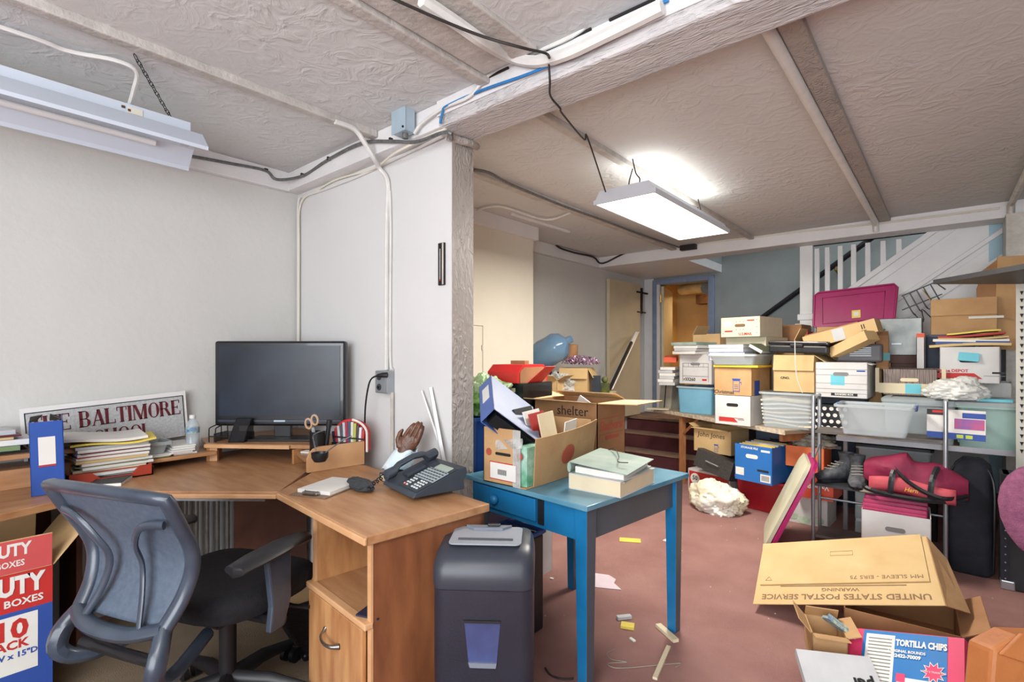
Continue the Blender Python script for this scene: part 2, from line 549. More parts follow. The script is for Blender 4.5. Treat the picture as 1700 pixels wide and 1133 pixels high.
cable('bright blue data cable strung along the face of the big beam',
      [(-1.6822, 1.51, 2.2683), (-1.6668, 1.51, 2.3158), (-1.6347, 1.505, 2.3274), (-1.4345, 1.51, 2.3302), (-1.1188, 1.51, 2.3093), (-0.881, 1.508, 2.3275), (-0.7413, 1.51, 2.349), (-0.6522, 1.51, 2.3476)], .0055, 'cable_blue')
cable('white twin cable winding down from the beam past the grey junction box',
      [(-1.8567, 1.51, 2.272), (-1.8063, 1.51, 2.3041), (-1.6646, 1.508, 2.3274), (-1.5006, 1.508, 2.3265), (-1.3997, 1.508, 2.3778), (-1.2446, 1.508, 2.3853), (-1.0017, 1.51, 2.3763), (-0.8595, 1.51, 2.4193)], .0075, 'cable_white')
cable('fat white conduit sweeping from the ceiling ledge onto the beam face',
      [(-1.2174, 1.0177, 2.34), (-1.2111, 1.1622, 2.335), (-1.2024, 1.2657, 2.325), (-1.2484, 1.46, 2.377), (-1.1447, 1.49, 2.3319), (-1.0133, 1.49, 2.309), (-0.8705, 1.49, 2.3109), (-0.6626, 1.49, 2.3199)], .021, 'cable_white', 'conduit', 'conduit')
cable('brown-black cable crossing the front ceiling and curling over the white conduit',
      [(-1.2354, 0.8996, 2.3), (-1.2024, 1.0524, 2.3), (-1.1449, 1.2051, 2.29), (-1.0614, 1.3169, 2.27), (-1.0744, 1.45, 2.3183), (-1.049, 1.44, 2.2878)], .0048, 'cable_black')
cable('thin dark cable hanging over the beam and running to the lit panel',
      [(-1.088, 1.49, 2.3069), (-1.09, 1.5, 2.2452), (-1.16, 1.60, 2.252), (-1.185, 1.70, 2.250), (-1.215, 1.76, 2.258), (-1.3845, 2.1945, 2.335), (-1.37, 2.2, 2.345), (-1.44, 2.50, 2.16)], .004, 'cable_black')
cable('pair of grey cables clipped beside the far ceiling batten',
      [(-2.1195, 2.1598, 2.345), (-2.0741, 2.2451, 2.34), (-2.1211, 2.51, 2.345), (-2.1399, 3.1465, 2.345), (-2.1205, 3.6295, 2.345), (-2.118, 4.2551, 2.345), (-2.0778, 5.0746, 2.345)], .009, 'cable_grey')
cable('black cable drooping along the far soffit corner and header',
      [(-3.06, 4.3044, 2.3912), (-3.06, 4.3898, 2.3617), (-3.065, 4.6783, 2.3558), (-3.065, 5.0473, 2.3633), (-3.02, 5.18, 2.305), (-2.6914, 5.19, 2.3983), (-2.3078, 5.19, 2.3874)], .010, 'cable_black')
cable('thin cream cable along the top edge of the far header',
      [(-2.0806, 5.19, 2.3821), (-1.1555, 5.19, 2.3666), (-0.4784, 5.19, 2.3444), (0.2827, 5.19, 2.3354)], .008, 'wall_cream')
tag(MB().box(-2.02, 5.16, 2.35, .16, .06, .05).build('cable_duct', 'iron_dark', bevel=.004), 'short dark duct end where the far batten meets the header', 'duct')
# junction box on the beam
t = thing('junction_box', 'pale blue-grey metal junction box screwed to the beam over the partition', 'junction box', (-1.9081, 1.52, 2.3423))
MB().box(0, -.03, 0, .095, .055, .13).build('case', 'box_blue_grey', t, bevel=.004)
MB().box(0, -.060, 0, .10, .006, .135).build('cover', 'box_blue_grey', t, bevel=.002)
MB().cyl((-.038, -.068, .052), .005, .005, 8, 'y').build('screw', 'iron_dark', t)
MB().cyl((.038, -.068, -.052), .005, .005, 8, 'y').build('screw', 'iron_dark', t)
MB().cyl((.01, -.03, -.088), .014, .03, 10).build('connector', 'cable_grey', t)
# conduits on the partition
cable('painted conduit bending off the ceiling batten and dropping down the partition to the socket',
      [(-2.17, 1.30, 2.345), (-2.17, 1.40, 2.345), (-2.175, 1.46, 2.30), (-2.1789, 1.515, 2.2429), (-2.2275, 1.585, 2.2196), (-2.1852, 1.606, 2.1388), (-2.193, 1.606, 1.9), (-2.197, 1.606, 1.19)], .012, 'cable_white', 'conduit', 'conduit')
cable('second thin painted conduit beside the first on the partition, with a hook at its top',
      [(-2.175, 1.61, 2.10), (-2.168, 1.61, 1.9), (-2.172, 1.61, 1.5), (-2.170, 1.61, 1.23), (-2.148, 1.61, 1.19)], .007, 'cable_white', 'conduit', 'conduit')
cable('thin painted pipe dropping from the socket box to the desk',
      [(-2.150, 1.605, 1.075), (-2.150, 1.605, .9), (-2.150, 1.605, .3)], .010, 'old_white_paint', 'conduit', 'conduit')
cable('twin white wires looping under the partition beam into the corner',
      [(-1.7661, 1.6, 2.2654), (-1.9706, 1.61, 2.2602), (-2.2137, 1.612, 2.2486), (-2.486, 1.612, 2.2373), (-2.8645, 1.612, 2.2382), (-3.0422, 1.612, 2.2444), (-3.105, 1.607, 2.21), (-3.108, 1.607, 1.9), (-3.108, 1.606, .9)], .007, 'cable_white')
cable('slack cream wire sagging below the partition beam',
      [(-1.6674, 1.528, 2.2467), (-1.8242, 1.525, 2.2407), (-2.023, 1.525, 2.2277), (-2.3012, 1.6, 2.2408), (-2.6642, 1.61, 2.2657), (-2.899, 1.612, 2.2452), (-3.08, 1.608, 2.20), (-3.09, 1.603, 1.9), (-3.09, 1.603, .9)], .006, 'wall_cream')
t = thing('socket_box', 'galvanised twin socket box on the partition beside the television', 'socket', (-2.1978, 1.619, 1.1278))
MB().box(0, -.022, 0, .10, .044, .115).build('case', 'steel_box', t, bevel=.004)
M('phone_dark', (60, 62, 66), .5)
MB().box(-.004, -.046, 0, .085, .004, .11).build('cover_plate', 'steel_box', t, bevel=.002)
for z in (.026, -.026):
    f = MB().cyl((-.012, -.052, z), .017, .005, 14, 'y').build('socket', 'phone_dark', t)
for x0 in (-.010, -.018):
    MB().span(x0, x0 + .003, -.0562, -.0545, -.034, -.02).build('slot', 'black', t)
t = thing('power_plug', 'black plug and flex drooping from the socket box behind the red bag', 'plug', (-2.1522, 1.56, 1.1618))
MB().tube([(.02, .005, .004), (0, -.01, .003), (-.03, -.02, .0)], [.013, .013, .008], 8).build('plug', 'black', t, smooth=True)
MB().tube(smoothpath([(-.03, -.02, 0), (-.07, -.03, -.02), (-.10, -.03, -.08), (-.12, -.03, -.18), (-.115, -.035, -.30)], 5), .0045, 6).build('flex', 'black', t, smooth=True)
# thermometer
t = thing('wall_thermometer', 'long narrow dark thermometer on the partition near its end', 'thermometer', (-1.7871, 1.619, 1.6846))
MB().box(0, -.006, 0, .040, .012, .195).build('case', 'iron_dark', t, bevel=.002)
MB().box(.014, -.013, 0, .009, .002, .19).build('edge_strip', 'old_white_paint', t)
MB().tube([(-.003, -.014, -.07), (-.003, -.014, .07)], .0016, 6).build('glass_tube', 'white_paint', t)
MB().ball((-.003, -.014, -.075), .004, .003, .005, 8, 6).build('bulb', M('red_plain', (190, 40, 40), .5), t)

# ================================================================ LIGHT FITTINGS
M('fitting_white', (206, 214, 226), .35, var=.02, vs=6)
M('fitting_grey', (188, 190, 196), .35, var=.03, vs=6)
M('diffuser_lit', (255, 250, 240), .5, emit=3.2, var=0)
M('chain_dark', (70, 66, 62), .5, .6)
t = thing('lit_ceiling_panel', 'lit fluorescent wrap fitting hanging below the far room ceiling', 'ceiling light', (-1.37, 3.18, 2.16))
MB().prism([(-.15, .035), (.15, .035), (.175, -.01), (.19, -.012), (.19, -.035), (.178, -.035), (.165, -.0), (-.165, -.0), (-.178, -.035), (-.19, -.035), (-.19, -.012), (-.175, -.01)], 'y', -.6, .6).build('housing', 'fitting_white', t)
MB().prism([(-.15, .036), (.15, .036), (.176, -.01), (.19, -.012), (.19, -.036), (-.19, -.036), (-.19, -.012), (-.176, -.01)], 'y', -.61, -.602).build('end_plate', 'fitting_grey', t)
MB().span(-.178, .178, -.598, .6, -.034, -.026).build('diffuser', 'diffuser_lit', t)
for y in (-.5, .5):
    MB().tube(smoothpath([(0.03, y, .036), (.045, y, .09), (.02, y, .13), (.0, y, .215)], 3), .004, 6).tube([(-.03, y, .036), (-.02, y, .10), (.0, y, .16)], .004, 6).build('hanger', 'chain_dark', t)

t = thing('shop_light', 'unlit white strip fitting with reflector hanging at the upper left', 'ceiling light', (-2.55, .11, 2.183), 0)
MB().prism([(-.055, .03), (.055, .03), (.055, .085), (-.055, .085)], 'y', -1.2, .70).build('channel', 'fitting_white', t, bevel=.003)
MB().prism([(.055, .045), (.10, .03), (.165, -.04), (.165, -.055), (.16, -.055), (.155, -.042), (.095, .022), (.055, .035)], 'y', -1.2, .73).build('reflector_wing', 'fitting_white', t)
MB().prism([(-.055, .045), (-.10, .03), (-.165, -.04), (-.165, -.058), (-.16, -.058), (-.155, -.042), (-.095, .022), (-.055, .035)], 'y', -1.2, .76).build('reflector_wing', 'fitting_white', t)
MB().prism([(.02, .028), (-.02, .028), (-.02, .0), (.02, .0)], 'y', .68, .71).build('lamp_holder', 'fitting_grey', t)
MB().cyl((-.06, -1.1, -.005), .013, 1.70, 10, 'y').cyl((.06, -1.1, -.005), .013, 1.70, 10, 'y').build('tube', 'white_paint', t, smooth=True)
MB().box(.0565, .50, .06, .002, .05, .025).build('sticker', 'wall_cream', t)
MB().box(.0575, .46, .065, .001, .012, .01).box(.0575, .48, .058, .001, .01, .01).build('sticker_print', 'brown_wood', t)
# chain of open links
ch = thing('hanging_chain', 'dark chain slanting from the ceiling down to the unlit strip fitting', 'chain', (0, 0, 0))
a = Vector((-2.30, .56, 2.375)); b = Vector((-2.55, .76, 2.268))
for k in range(14):
    p = a.lerp(b, (k + .5) / 14)
    dv = (b - a).normalized() * .021
    sv = dv.cross(Vector((0, 0, 1))).normalized() * .006 if k % 2 else dv.cross(Vector((1, 0, .2))).normalized() * .006
    MB().tube([p - dv * .8 - sv * .6, p - dv * .8 + sv * .6, p - dv * .4 + sv, p + dv * .4 + sv, p + dv * .8 + sv * .6, p + dv * .8 - sv * .6, p + dv * .4 - sv, p - dv * .4 - sv], .0016, 5, loop=True).build('chain_link', 'chain_dark', ch)
cable('white flex crossing the front ceiling and dropping into the unlit strip fitting',
      [(-2.47, -.55, 2.355), (-2.3965, 0.2283, 2.352), (-2.4037, 0.3831, 2.352), (-2.347, 0.5102, 2.352), (-2.3406, 0.5751, 2.3369), (-2.4438, 0.5926, 2.3051), (-2.555, .60, 2.266)], .008, 'cable_white')

# ================================================================ DESKS
M('desk_wood', (188, 144, 104), .36, rgb2=(164, 116, 78), vs=5, stretch=(1, 5, 5), bump=.05, bs=30)
M('desk_wood_y', (186, 140, 98), .4, rgb2=(160, 110, 72), vs=5, stretch=(5, 1, 5), bump=.05, bs=30)
M('desk_wood_z', (198, 148, 98), .42, rgb2=(162, 108, 66), vs=4, stretch=(5, 5, 1), bump=.05, bs=30)
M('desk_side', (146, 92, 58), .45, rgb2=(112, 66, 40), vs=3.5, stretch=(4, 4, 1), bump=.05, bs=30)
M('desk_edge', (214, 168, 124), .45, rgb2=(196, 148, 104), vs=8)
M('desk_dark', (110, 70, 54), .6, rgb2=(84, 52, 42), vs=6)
ZD = .72
t = thing('corner_desk', 'honey pine corner desk unit with angled front edge under the television', 'desk', (0, 0, 0))
poly = [(-3.115, .45), (-2.60, .525), (-2.045, .975), (-2.43, 1.36), (-2.43, 1.59), (-3.115, 1.59)]
MB().prism(poly, 'z', ZD - .028, ZD).build('desktop', 'desk_wood', t, bevel=.003)
MB().slab([(-2.602, .519, .694), (-2.043, .970, .694), (-2.043, .970, .712), (-2.602, .519, .712)], .012).build('edge_strip', 'desk_edge', t, bevel=.004)
MB().slab([(-2.56, .60, .69), (-2.12, .955, .69), (-2.12, .955, .672), (-2.56, .60, .672)], .01).build('keyboard_rail', 'steel_box', t)
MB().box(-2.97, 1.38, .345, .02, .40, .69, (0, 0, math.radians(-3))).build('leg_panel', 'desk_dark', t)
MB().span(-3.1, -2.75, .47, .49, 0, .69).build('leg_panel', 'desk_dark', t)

t = thing('side_desk', 'honey pine desk section along the left wall with raised shelf', 'desk', (0, 0, 0))
MB().prism([(-3.115, -1.0), (-2.30, -1.0), (-2.478, .20), (-2.592, .515), (-3.115, .44)], 'z', ZD - .028, ZD).build('desktop', 'desk_wood_y', t, bevel=.003)
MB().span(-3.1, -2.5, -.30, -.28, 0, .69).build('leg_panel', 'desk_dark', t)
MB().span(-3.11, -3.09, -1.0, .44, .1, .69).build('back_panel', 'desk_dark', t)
MB().span(-3.11, -2.86, -1.0, .52, .845, .865).build('shelf', 'desk_wood_y', t, bevel=.003)
MB().span(-3.10, -2.9, -1.0, .50, .721, .80).build('shelf_back', 'desk_wood_y', t)
MB().span(-3.11, -2.87, .50, .52, .721, .845).build('shelf_side', 'desk_wood_z', t)

t = thing('desk_riser_shelf', 'low pine shelf riser on the left of the corner desk holding papers and bottle', 'shelf', (0, 0, 0))
MB().span(-3.11, -2.84, .66, 1.04, .758, .776).build('shelf', 'desk_wood_y', t, bevel=.003)
MB().span(-3.11, -2.83, .655, .672, .721, .815).build('side_panel', 'desk_edge', t, bevel=.004)
t = thing('monitor_riser', 'pine corner riser carrying the television', 'riser', (0, 0, 0))
ZR = .812
MB().prism([(-2.90, 1.01), (-2.53, 1.27), (-2.40, 1.36), (-2.40, 1.59), (-3.115, 1.59), (-3.115, 1.06)], 'z', ZR - .02, ZR).build('shelf', 'desk_wood', t, bevel=.003)
MB().slab([(-2.90, 1.005, .792), (-2.53, 1.265, .792), (-2.53, 1.265, .810), (-2.90, 1.005, .810)], .008).build('edge_strip', 'desk_edge', t)
MB().box(-2.89, 1.04, .756, .016, .05, .07, (0, 0, math.radians(-50))).build('side_panel', 'desk_edge', t)
MB().box(-2.93, 1.06, .756, .016, .10, .07, (0, 0, math.radians(35))).build('side_panel', 'desk_wood_z', t)
MB().box(-2.51, 1.34, .756, .016, .15, .07, (0, 0, math.radians(8))).build('side_panel', 'desk_wood_z', t)
t = thing('pen_shelf', 'low pine side shelf with rounded end panel right of the television', 'shelf', (0, 0, 0))
MB().prism([(-2.49, 1.28), (-2.30, 1.22), (-2.235, 1.50), (-2.39, 1.585)], 'z', .765, .78).build('shelf', 'desk_wood', t)
pr = [(0, 0), (.285, 0), (.285, .113), (.06, .113), (.03, .106), (.01, .088), (0, .06)]
e = MB().prism(pr, 'x', 0, .016)
o = e.build('end_panel', 'desk_edge', t, loc=(-2.275, 1.215, .721), rot=(0, 0, math.radians(-6)))

# return desk: local frame at its front right corner
t = thing('desk_return', 'honey pine desk return with open niche and cupboard beside the shredder', 'desk', (-1.338, .904, 0), -5.6)
MB().prism([(0, 0), (0, .498), (-.92, .498), (-1.075, .36), (-.71, 0)], 'z', ZD - .03, ZD).build('desktop', 'desk_wood', t, bevel=.004)
MB().span(-.705, .004, -.008, 0.002, ZD - .026, ZD - .004).build('edge_strip', 'desk_edge', t, bevel=.003)
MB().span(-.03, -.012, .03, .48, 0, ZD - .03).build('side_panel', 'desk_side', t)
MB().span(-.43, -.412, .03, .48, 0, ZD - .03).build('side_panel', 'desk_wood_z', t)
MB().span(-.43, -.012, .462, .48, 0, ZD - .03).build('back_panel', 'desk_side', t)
MB().span(-.4315, -.411, .022, .03, .0, ZD - .03).build('front_edging', 'desk_edge', t)
MB().span(-.032, -.011, .022, .03, 0, ZD - .03).build('front_edging', 'desk_edge', t)
MB().span(-.412, -.03, .022, .462, .43, .448).build('shelf', 'desk_wood', t)
MB().span(-.44, -.008, .0, .03, .43, .450).build('shelf_lip', 'desk_edge', t, bevel=.004)
dr = MB().span(-.425, -.035, .004, .022, .03, .425).build('door', 'desk_wood_z', t, bevel=.004)
hd = MB().tube(smoothpath([(-.285, .003, .335), (-.27, -.02, .325), (-.235, -.028, .318), (-.20, -.02, .316), (-.18, .003, .316)], 4), [.009, .006, .0045, .004, .004, .004, .004, .0045, .005, .0055, .0055, .006, .0065, .007, .008, .009, .010][:17], 8)
hd.build('handle', M('pewter', (150, 146, 140), .3, .9, var=.1), dr, smooth=True)
t = thing('black_jar', 'small round black tin standing in the desk niche', 'tin', (-1.46, 1.12, .449))
MB().lathe([(.04, 0), (.042, .005), (.042, .05), (.045, .052), (.045, .06), (.038, .06), (.036, .01), (0.001, .01)], 20).build('tin', 'black', t, smooth=True)
t = thing('dark_booklet', 'thin dark blue booklet lying in the niche beside the tin', 'booklet', (-1.40, .99, .449), 20)
MB().box(0, 0, .004, .08, .12, .006).build('cover', M('navy', (40, 44, 66), .5), t)

# ---------------- television
M('tv_black', (22, 24, 30), .3, var=.1, coat=.3)
M('screen_glass', (24, 30, 42), .30, rgb2=(42, 52, 66), vs=3.5, spec=.4)  # blotchy blue tones put the screen's mottled reflection into the colour
t = thing('television', 'black flat screen television turned off on the corner desk riser', 'television', (-2.748, 1.33, ZR), 40.2)
MB().box(0, 0, .30, .70, .05, .455).build('casing', 'tv_black', t, bevel=.012)
MB().box(0, -.0265, .315, .645, .002, .375).build('screen', 'screen_glass', t)
MB().box(0, -.028, .10, .66, .004, .012).build('lower_trim', M('tv_trim', (70, 78, 90), .3, .4), t, bevel=.002)
MB().box(0, .02, .05, .09, .03, .08).build('neck', 'tv_black', t, bevel=.004)
MB().prism([(-.19, -.09), (.19, -.09), (.15, .06), (-.15, .06)], 'z', 0, .012).build('base', 'tv_black', t, bevel=.004)
MB().box(0, -.029, .10, .06, .003, .009).build('badge', 'box_blue_grey', t)

# ---------------- office sign leaning on the wall with serif letters
M('sign_face', (196, 196, 196), .6, rgb2=(170, 172, 174), vs=90)
M('sign_white', (232, 230, 228), .5, var=.02)
M('maroon', (98, 22, 34), .5, var=.03)
M('ink_black', (28, 28, 32), .6)


def serif(txt, h):
    """heavy roman capitals as flat outlines, origin at the left end of the base line, in x-z"""
    mb = MB()
    T, th, se = .20 * h, .055 * h, .05 * h

    def r(x0, x1, z0, z1):
        mb.span(x0, x1, -.001, 0, z0, z1)

    def stem(x):
        r(x, x + T, 0, h)
        r(x - se, x + T + se, 0, th * .8)
        r(x - se, x + T + se, h - th * .8, h)

    def bowl(cx, cz, rx, rz, a0, a1, thick=T, n=14):
        o, i = [], []
        for k in range(n + 1):
            a = math.radians(a0 + (a1 - a0) * k / n)
            w = th + (thick - th) * abs(math.cos(a)) ** 1.3
            o.append((cx + rx * math.cos(a), cz + rz * math.sin(a)))
            i.append((cx + (rx - w) * math.cos(a), cz + (rz - th) * math.sin(a)))
        for k in range(n):
            mb.prism([o[k], o[k + 1], i[k + 1], i[k]], 'y', -.001, 0)

    def diag(x0, x1, w, z0=0.0, z1=None):
        z1 = h if z1 is None else z1
        mb.prism([(x0, z0), (x0 + w, z0), (x1 + w, z1), (x1, z1)], 'y', -.001, 0)
    x = 0.0
    for c in txt:
        if c == 'H':
            stem(x); stem(x + .55 * h); r(x + T, x + .55 * h, .47 * h, .53 * h); adv = .86
        elif c in 'EL':
            stem(x)
            r(x, x + .62 * h, 0, th); r(x + .57 * h, x + .62 * h, 0, .24 * h)
            if c == 'E':
                r(x, x + .58 * h, h - th, h); r(x + .53 * h, x + .58 * h, .78 * h, h)
                r(x, x + .44 * h, .48 * h, .48 * h + th); r(x + .40 * h, x + .44 * h, .40 * h, .62 * h)
            adv = .72
        elif c == 'B':
            stem(x); bowl(x + .32 * h, .74 * h, .27 * h, .26 * h, -90, 90); bowl(x + .32 * h, .26 * h, .33 * h, .27 * h, -90, 90)
            r(x, x + .33 * h, 0, th); r(x, x + .33 * h, h - th, h); r(x, x + .33 * h, .48 * h, .53 * h); adv = .76
        elif c == 'R':
            stem(x); bowl(x + .32 * h, .74 * h, .28 * h, .26 * h, -90, 90)
            r(x, x + .33 * h, h - th, h); r(x, x + .33 * h, .48 * h, .53 * h)
            diag(x + .56 * h, x + .30 * h, .2 * h, 0, .5 * h); r(x + .54 * h, x + .82 * h, 0, th * .8); adv = .82
        elif c == 'A':
            diag(x + .02 * h, x + .34 * h, .07 * h); diag(x + .52 * h, x + .28 * h, .2 * h)
            r(x + .16 * h, x + .56 * h, .28 * h, .34 * h); r(x - .03 * h, x + .17 * h, 0, th * .8); r(x + .46 * h, x + .78 * h, 0, th * .8); adv = .80
        elif c == 'T':
            stem(x + .22 * h); r(x, x + .64 * h, h - th, h); r(x, x + .05 * h, .76 * h, h); r(x + .59 * h, x + .64 * h, .76 * h, h); adv = .70
        elif c == 'I':
            stem(x + .03 * h); adv = .34
        elif c == 'M':
            r(x + .04 * h, x + .10 * h, 0, h); stem(x + .72 * h); diag(x + .42 * h, x + .04 * h, .2 * h) ; diag(x + .46 * h, x + .72 * h, .07 * h)
            r(x - .03 * h, x + .17 * h, 0, th * .8); r(x - .03 * h, x + .17 * h, h - th * .8, h); adv = 1.03
        elif c == 'O':
            bowl(x + .38 * h, .5 * h, .38 * h, .51 * h, 0, 360, n=28); adv = .82
        elif c == 'S':
            bowl(x + .26 * h, .74 * h, .24 * h, .27 * h, 20, 270, n=12); bowl(x + .26 * h, .26 * h, .26 * h, .27 * h, -160, 90, n=12); adv = .58
        elif c == 'C':
            bowl(x + .38 * h, .5 * h, .38 * h, .51 * h, 45, 315, n=20); adv = .74
        else:
            adv = .42
        x += adv * h
    return mb, x


t = thing('office_sign', 'grey speckled sign with maroon roman capitals leaning behind the paper stack', 'sign', (-3.078, .36, .80), 0, None, (math.radians(0), math.radians(-4), math.radians(90)))
MB().box(.31, .006, .115, .64, .008, .235).build('panel', 'sign_white', t)
MB().box(.31, .001, .105, .61, .002, .205).build('face', 'sign_face', t)
MB().box(.31, -.0006, .2085, .614, .001, .004).box(.615, -.0006, .105, .004, .001, .21).box(.005, -.0006, .105, .004, .001, .21).build('border_line', 'ink_black', t)
mb, wd = serif('THE BALTIMORE', .075)
o = mb.build('lettering', 'maroon', t, loc=(.02, -.001, .115)); o.scale = (.585 / wd, 1, 1)
mb, wd = serif('SCHOOL', .062)
o = mb.build('lettering', 'maroon', t, loc=(.20, -.001, .03)); o.scale = (.27 / wd, 1, 1)

# ================================================================ HELPERS FOR BOXES, STACKS, BAGS
M('paper', (226, 224, 218), .7, var=.03, vs=8)
M('paper_cream', (222, 208, 176), .7, var=.05, vs=8)
M('paper_grey', (196, 198, 200), .7, var=.06, vs=10)
M('manila', (214, 186, 132), .7, var=.06, vs=8)
M('folder_green', (118, 140, 96), .6)
M('folder_yellow', (232, 208, 92), .6)
M('folder_red', (176, 44, 40), .6)
M('folder_blue', (66, 96, 168), .6)
M('cardboard', (196, 158, 112), .8, rgb2=(180, 140, 96), vs=6, bump=.1, bs=60)
M('cardboard_light', (212, 178, 130), .8, rgb2=(198, 162, 114), vs=6, bump=.1, bs=60)
M('cardboard_tan', (206, 176, 128), .8, rgb2=(192, 160, 110), vs=5, bump=.1, bs=60)
M('cardboard_brown', (168, 124, 84), .8, rgb2=(146, 104, 68), vs=6, bump=.1, bs=60)
M('box_white', (212, 210, 208), .6, rgb2=(196, 194, 192), vs=6)
M('print_red', (192, 44, 40), .6, var=.05)
M('print_dull_red', (180, 84, 62), .7, var=.1)
M('print_blue', (44, 78, 160), .6, var=.05)
M('print_grey', (128, 128, 128), .7)
M('print_brown', (128, 100, 72), .8)
M('postit', (112, 196, 212), .7)
M('clear_plastic', (206, 216, 220), .25, alpha=.34, spec=.6, var=.02)
M('frost_plastic', (196, 206, 208), .35, alpha=.54, var=.03)
M('bag_white', (232, 232, 226), .35, alpha=.9, var=.04, bump=.5, bs=22)
M('bag_clear', (220, 222, 220), .2, alpha=.5, var=.1, vs=14, bump=.8, bs=30)


def carton(name, label, cat, loc, rz, w_, d_, h_, mat='cardboard', flaps=None, t=.004, group=None, lid=False, rot=None, fl=None):
    """card box, origin at the bottom front centre; flaps: side -> (angle from closed, length)"""
    r = thing(name, label, cat, loc, rz, group, rot)
    a = w_ / 2
    m = MB()
    m.span(-a, a, 0, t, 0, h_).span(-a, a, d_ - t, d_, 0, h_).span(-a, -a + t, 0, d_, 0, h_).span(a - t, a, 0, d_, 0, h_)
    m.span(-a + t, a - t, t, d_ - t, 0, t)
    m.build('body', mat, r)
    fx = {'f': ((0, 0, h_), 0), 'b': ((0, d_, h_), PI), 'l': ((-a, d_ / 2, h_), -PI / 2), 'r': ((a, d_ / 2, h_), PI / 2)}
    for k, v in (flaps or {}).items():
        ang, ln = v if isinstance(v, tuple) else (v, None)
        ww = (w_ if k in 'fb' else d_) - .004
        ln = ln or (d_ if k in 'fb' else w_) / 2
        p, z = fx[k]
        f = MB()
        f.span(-ww / 2, ww / 2, 0, ln, .0005, .0005 + t)
        f.build('flap', mat, r, loc=p, rot=(math.radians(ang), 0, z))
    if lid:
        m = MB().span(-a - .006, a + .006, -.006, d_ + .006, h_ - .045, h_ + .006)
        m.build('lid', mat, r, bevel=.003)
    return r


def mark(parent, x, y, z, w_, h_, mat, face='f', name='label', lift=.0012):
    """thin printed patch on a face; x,z centre"""
    if face == 'f':
        m = MB().box(x, y - lift / 2, z, w_, lift, h_)
    elif face == 'r':
        m = MB().box(x + lift / 2, y, z, lift, w_, h_)
    else:
        m = MB().box(x, y, z + lift / 2, w_, h_, lift)
    return m.build(name, mat, parent)


def pill(parent, x, y, z, w_, h_, mat='gap_dark', name='handle_hole', face='f'):
    r = h_ / 2
    pts = []
    for k in range(7):
        t = -PI / 2 + PI * k / 6
        pts.append((w_ / 2 - r + r * math.cos(t), r * math.sin(t)))
    for k in range(7):
        t = PI / 2 + PI * k / 6
        pts.append((-w_ / 2 + r + r * math.cos(t), r * math.sin(t)))
    if face == 'f':
        m = MB().prism([(x + a, z + b) for a, b in pts], 'y', y - .0015, y)
    else:
        m = MB().prism([(y + a, z + b) for a, b in pts], 'x', x, x + .0015)
    return m.build(name, mat, parent)


def tote(name, label, loc, rz, w_, d_, h_, mat, rim=None, taper=.86, lid=None, cat='plastic box', group=None, rot=None, t=.004):
    """tapered plastic tote, origin bottom front centre"""
    r = thing(name, label, cat, loc, rz, group, rot)

    def ring(z, k, ins=0):
        a, b = w_ / 2 * k - ins, d_ / 2 * k - ins
        c = min(a, b) * .14
        pts = []
        for sx, sy, a0 in ((1, 1, 0), (-1, 1, 90), (-1, -1, 180), (1, -1, 270)):
            for q in range(4):
                an = math.radians(a0 + q * 30)
                pts.append((sx * (a - c) + c * math.cos(an), d_ / 2 + sy * (b - c) + c * math.sin(an), z))
        return pts
    m = MB()
    m.rings([ring(0, taper), ring(h_ * .9, 1 - (1 - taper) * .12), ring(h_, 1), ring(h_, 1, t), ring(h_ * .9, 1 - (1 - taper) * .12, t), ring(t, taper, t)])
    m.build('body', mat, r, smooth=True)
    m = MB()
    m.rings([ring(h_ - .012, 1.0, -.002), ring(h_ - .012, 1.0, -.014), ring(h_ + .003, 1.0, -.014), ring(h_ + .003, 1.0, -.002)], loop=True)
    m.build('rim', rim or mat, r, smooth=True)
    if lid:
        MB().rings([ring(h_ + .003, 1, -.018), ring(h_ + .022, 1, -.018), ring(h_ + .03, 1, 0), ring(h_ + .03, 1, .03), ring(h_ + .024, 1, .035)]).build('lid', lid, r, smooth=True)
    return r


def stack(label, cat, name, loc, rz, items, jitter=.012, group=None, seed=1):
    """pile of separate flat things; items: (w, d, h, material)"""
    rnd = random.Random(seed)
    x, y, z = loc
    n = len(items)
    for k, (w_, d_, h_, mat) in enumerate(items):
        lab = label if isinstance(label, str) else label[k]
        m = MB()
        m.span(-w_ / 2, w_ / 2, -d_ / 2, d_ / 2, 0, h_ * .94)
        o = m.build(name, mat, bevel=min(.0015, h_ * .3))
        o.location = (x + rnd.uniform(-jitter, jitter), y + rnd.uniform(-jitter, jitter), z)
        o.rotation_euler = (0, 0, math.radians(rz + rnd.uniform(-4, 4)))
        tag(o, lab, cat, group)
        z += h_
    return z


def book(name, label, loc, rz, w_, d_, h_, cover, pages='paper', cat='book', group=None, rot=None, spine='l'):
    """bound book lying flat, origin bottom centre, spine on the left (x-)"""
    r = thing(name, label, cat, loc, rz, group, rot)
    t = min(.003, h_ * .15)
    MB().span(-w_ / 2 + t, w_ / 2 - .004, -d_ / 2 + .003, d_ / 2 - .003, t, h_ - t).build('pages', pages, r)
    MB().span(-w_ / 2, w_ / 2, -d_ / 2, d_ / 2, 0, t).span(-w_ / 2, w_ / 2, -d_ / 2, d_ / 2, h_ - t, h_).span(-w_ / 2, -w_ / 2 + t, -d_ / 2, d_ / 2, 0, h_).build('cover', cover, r)
    return r


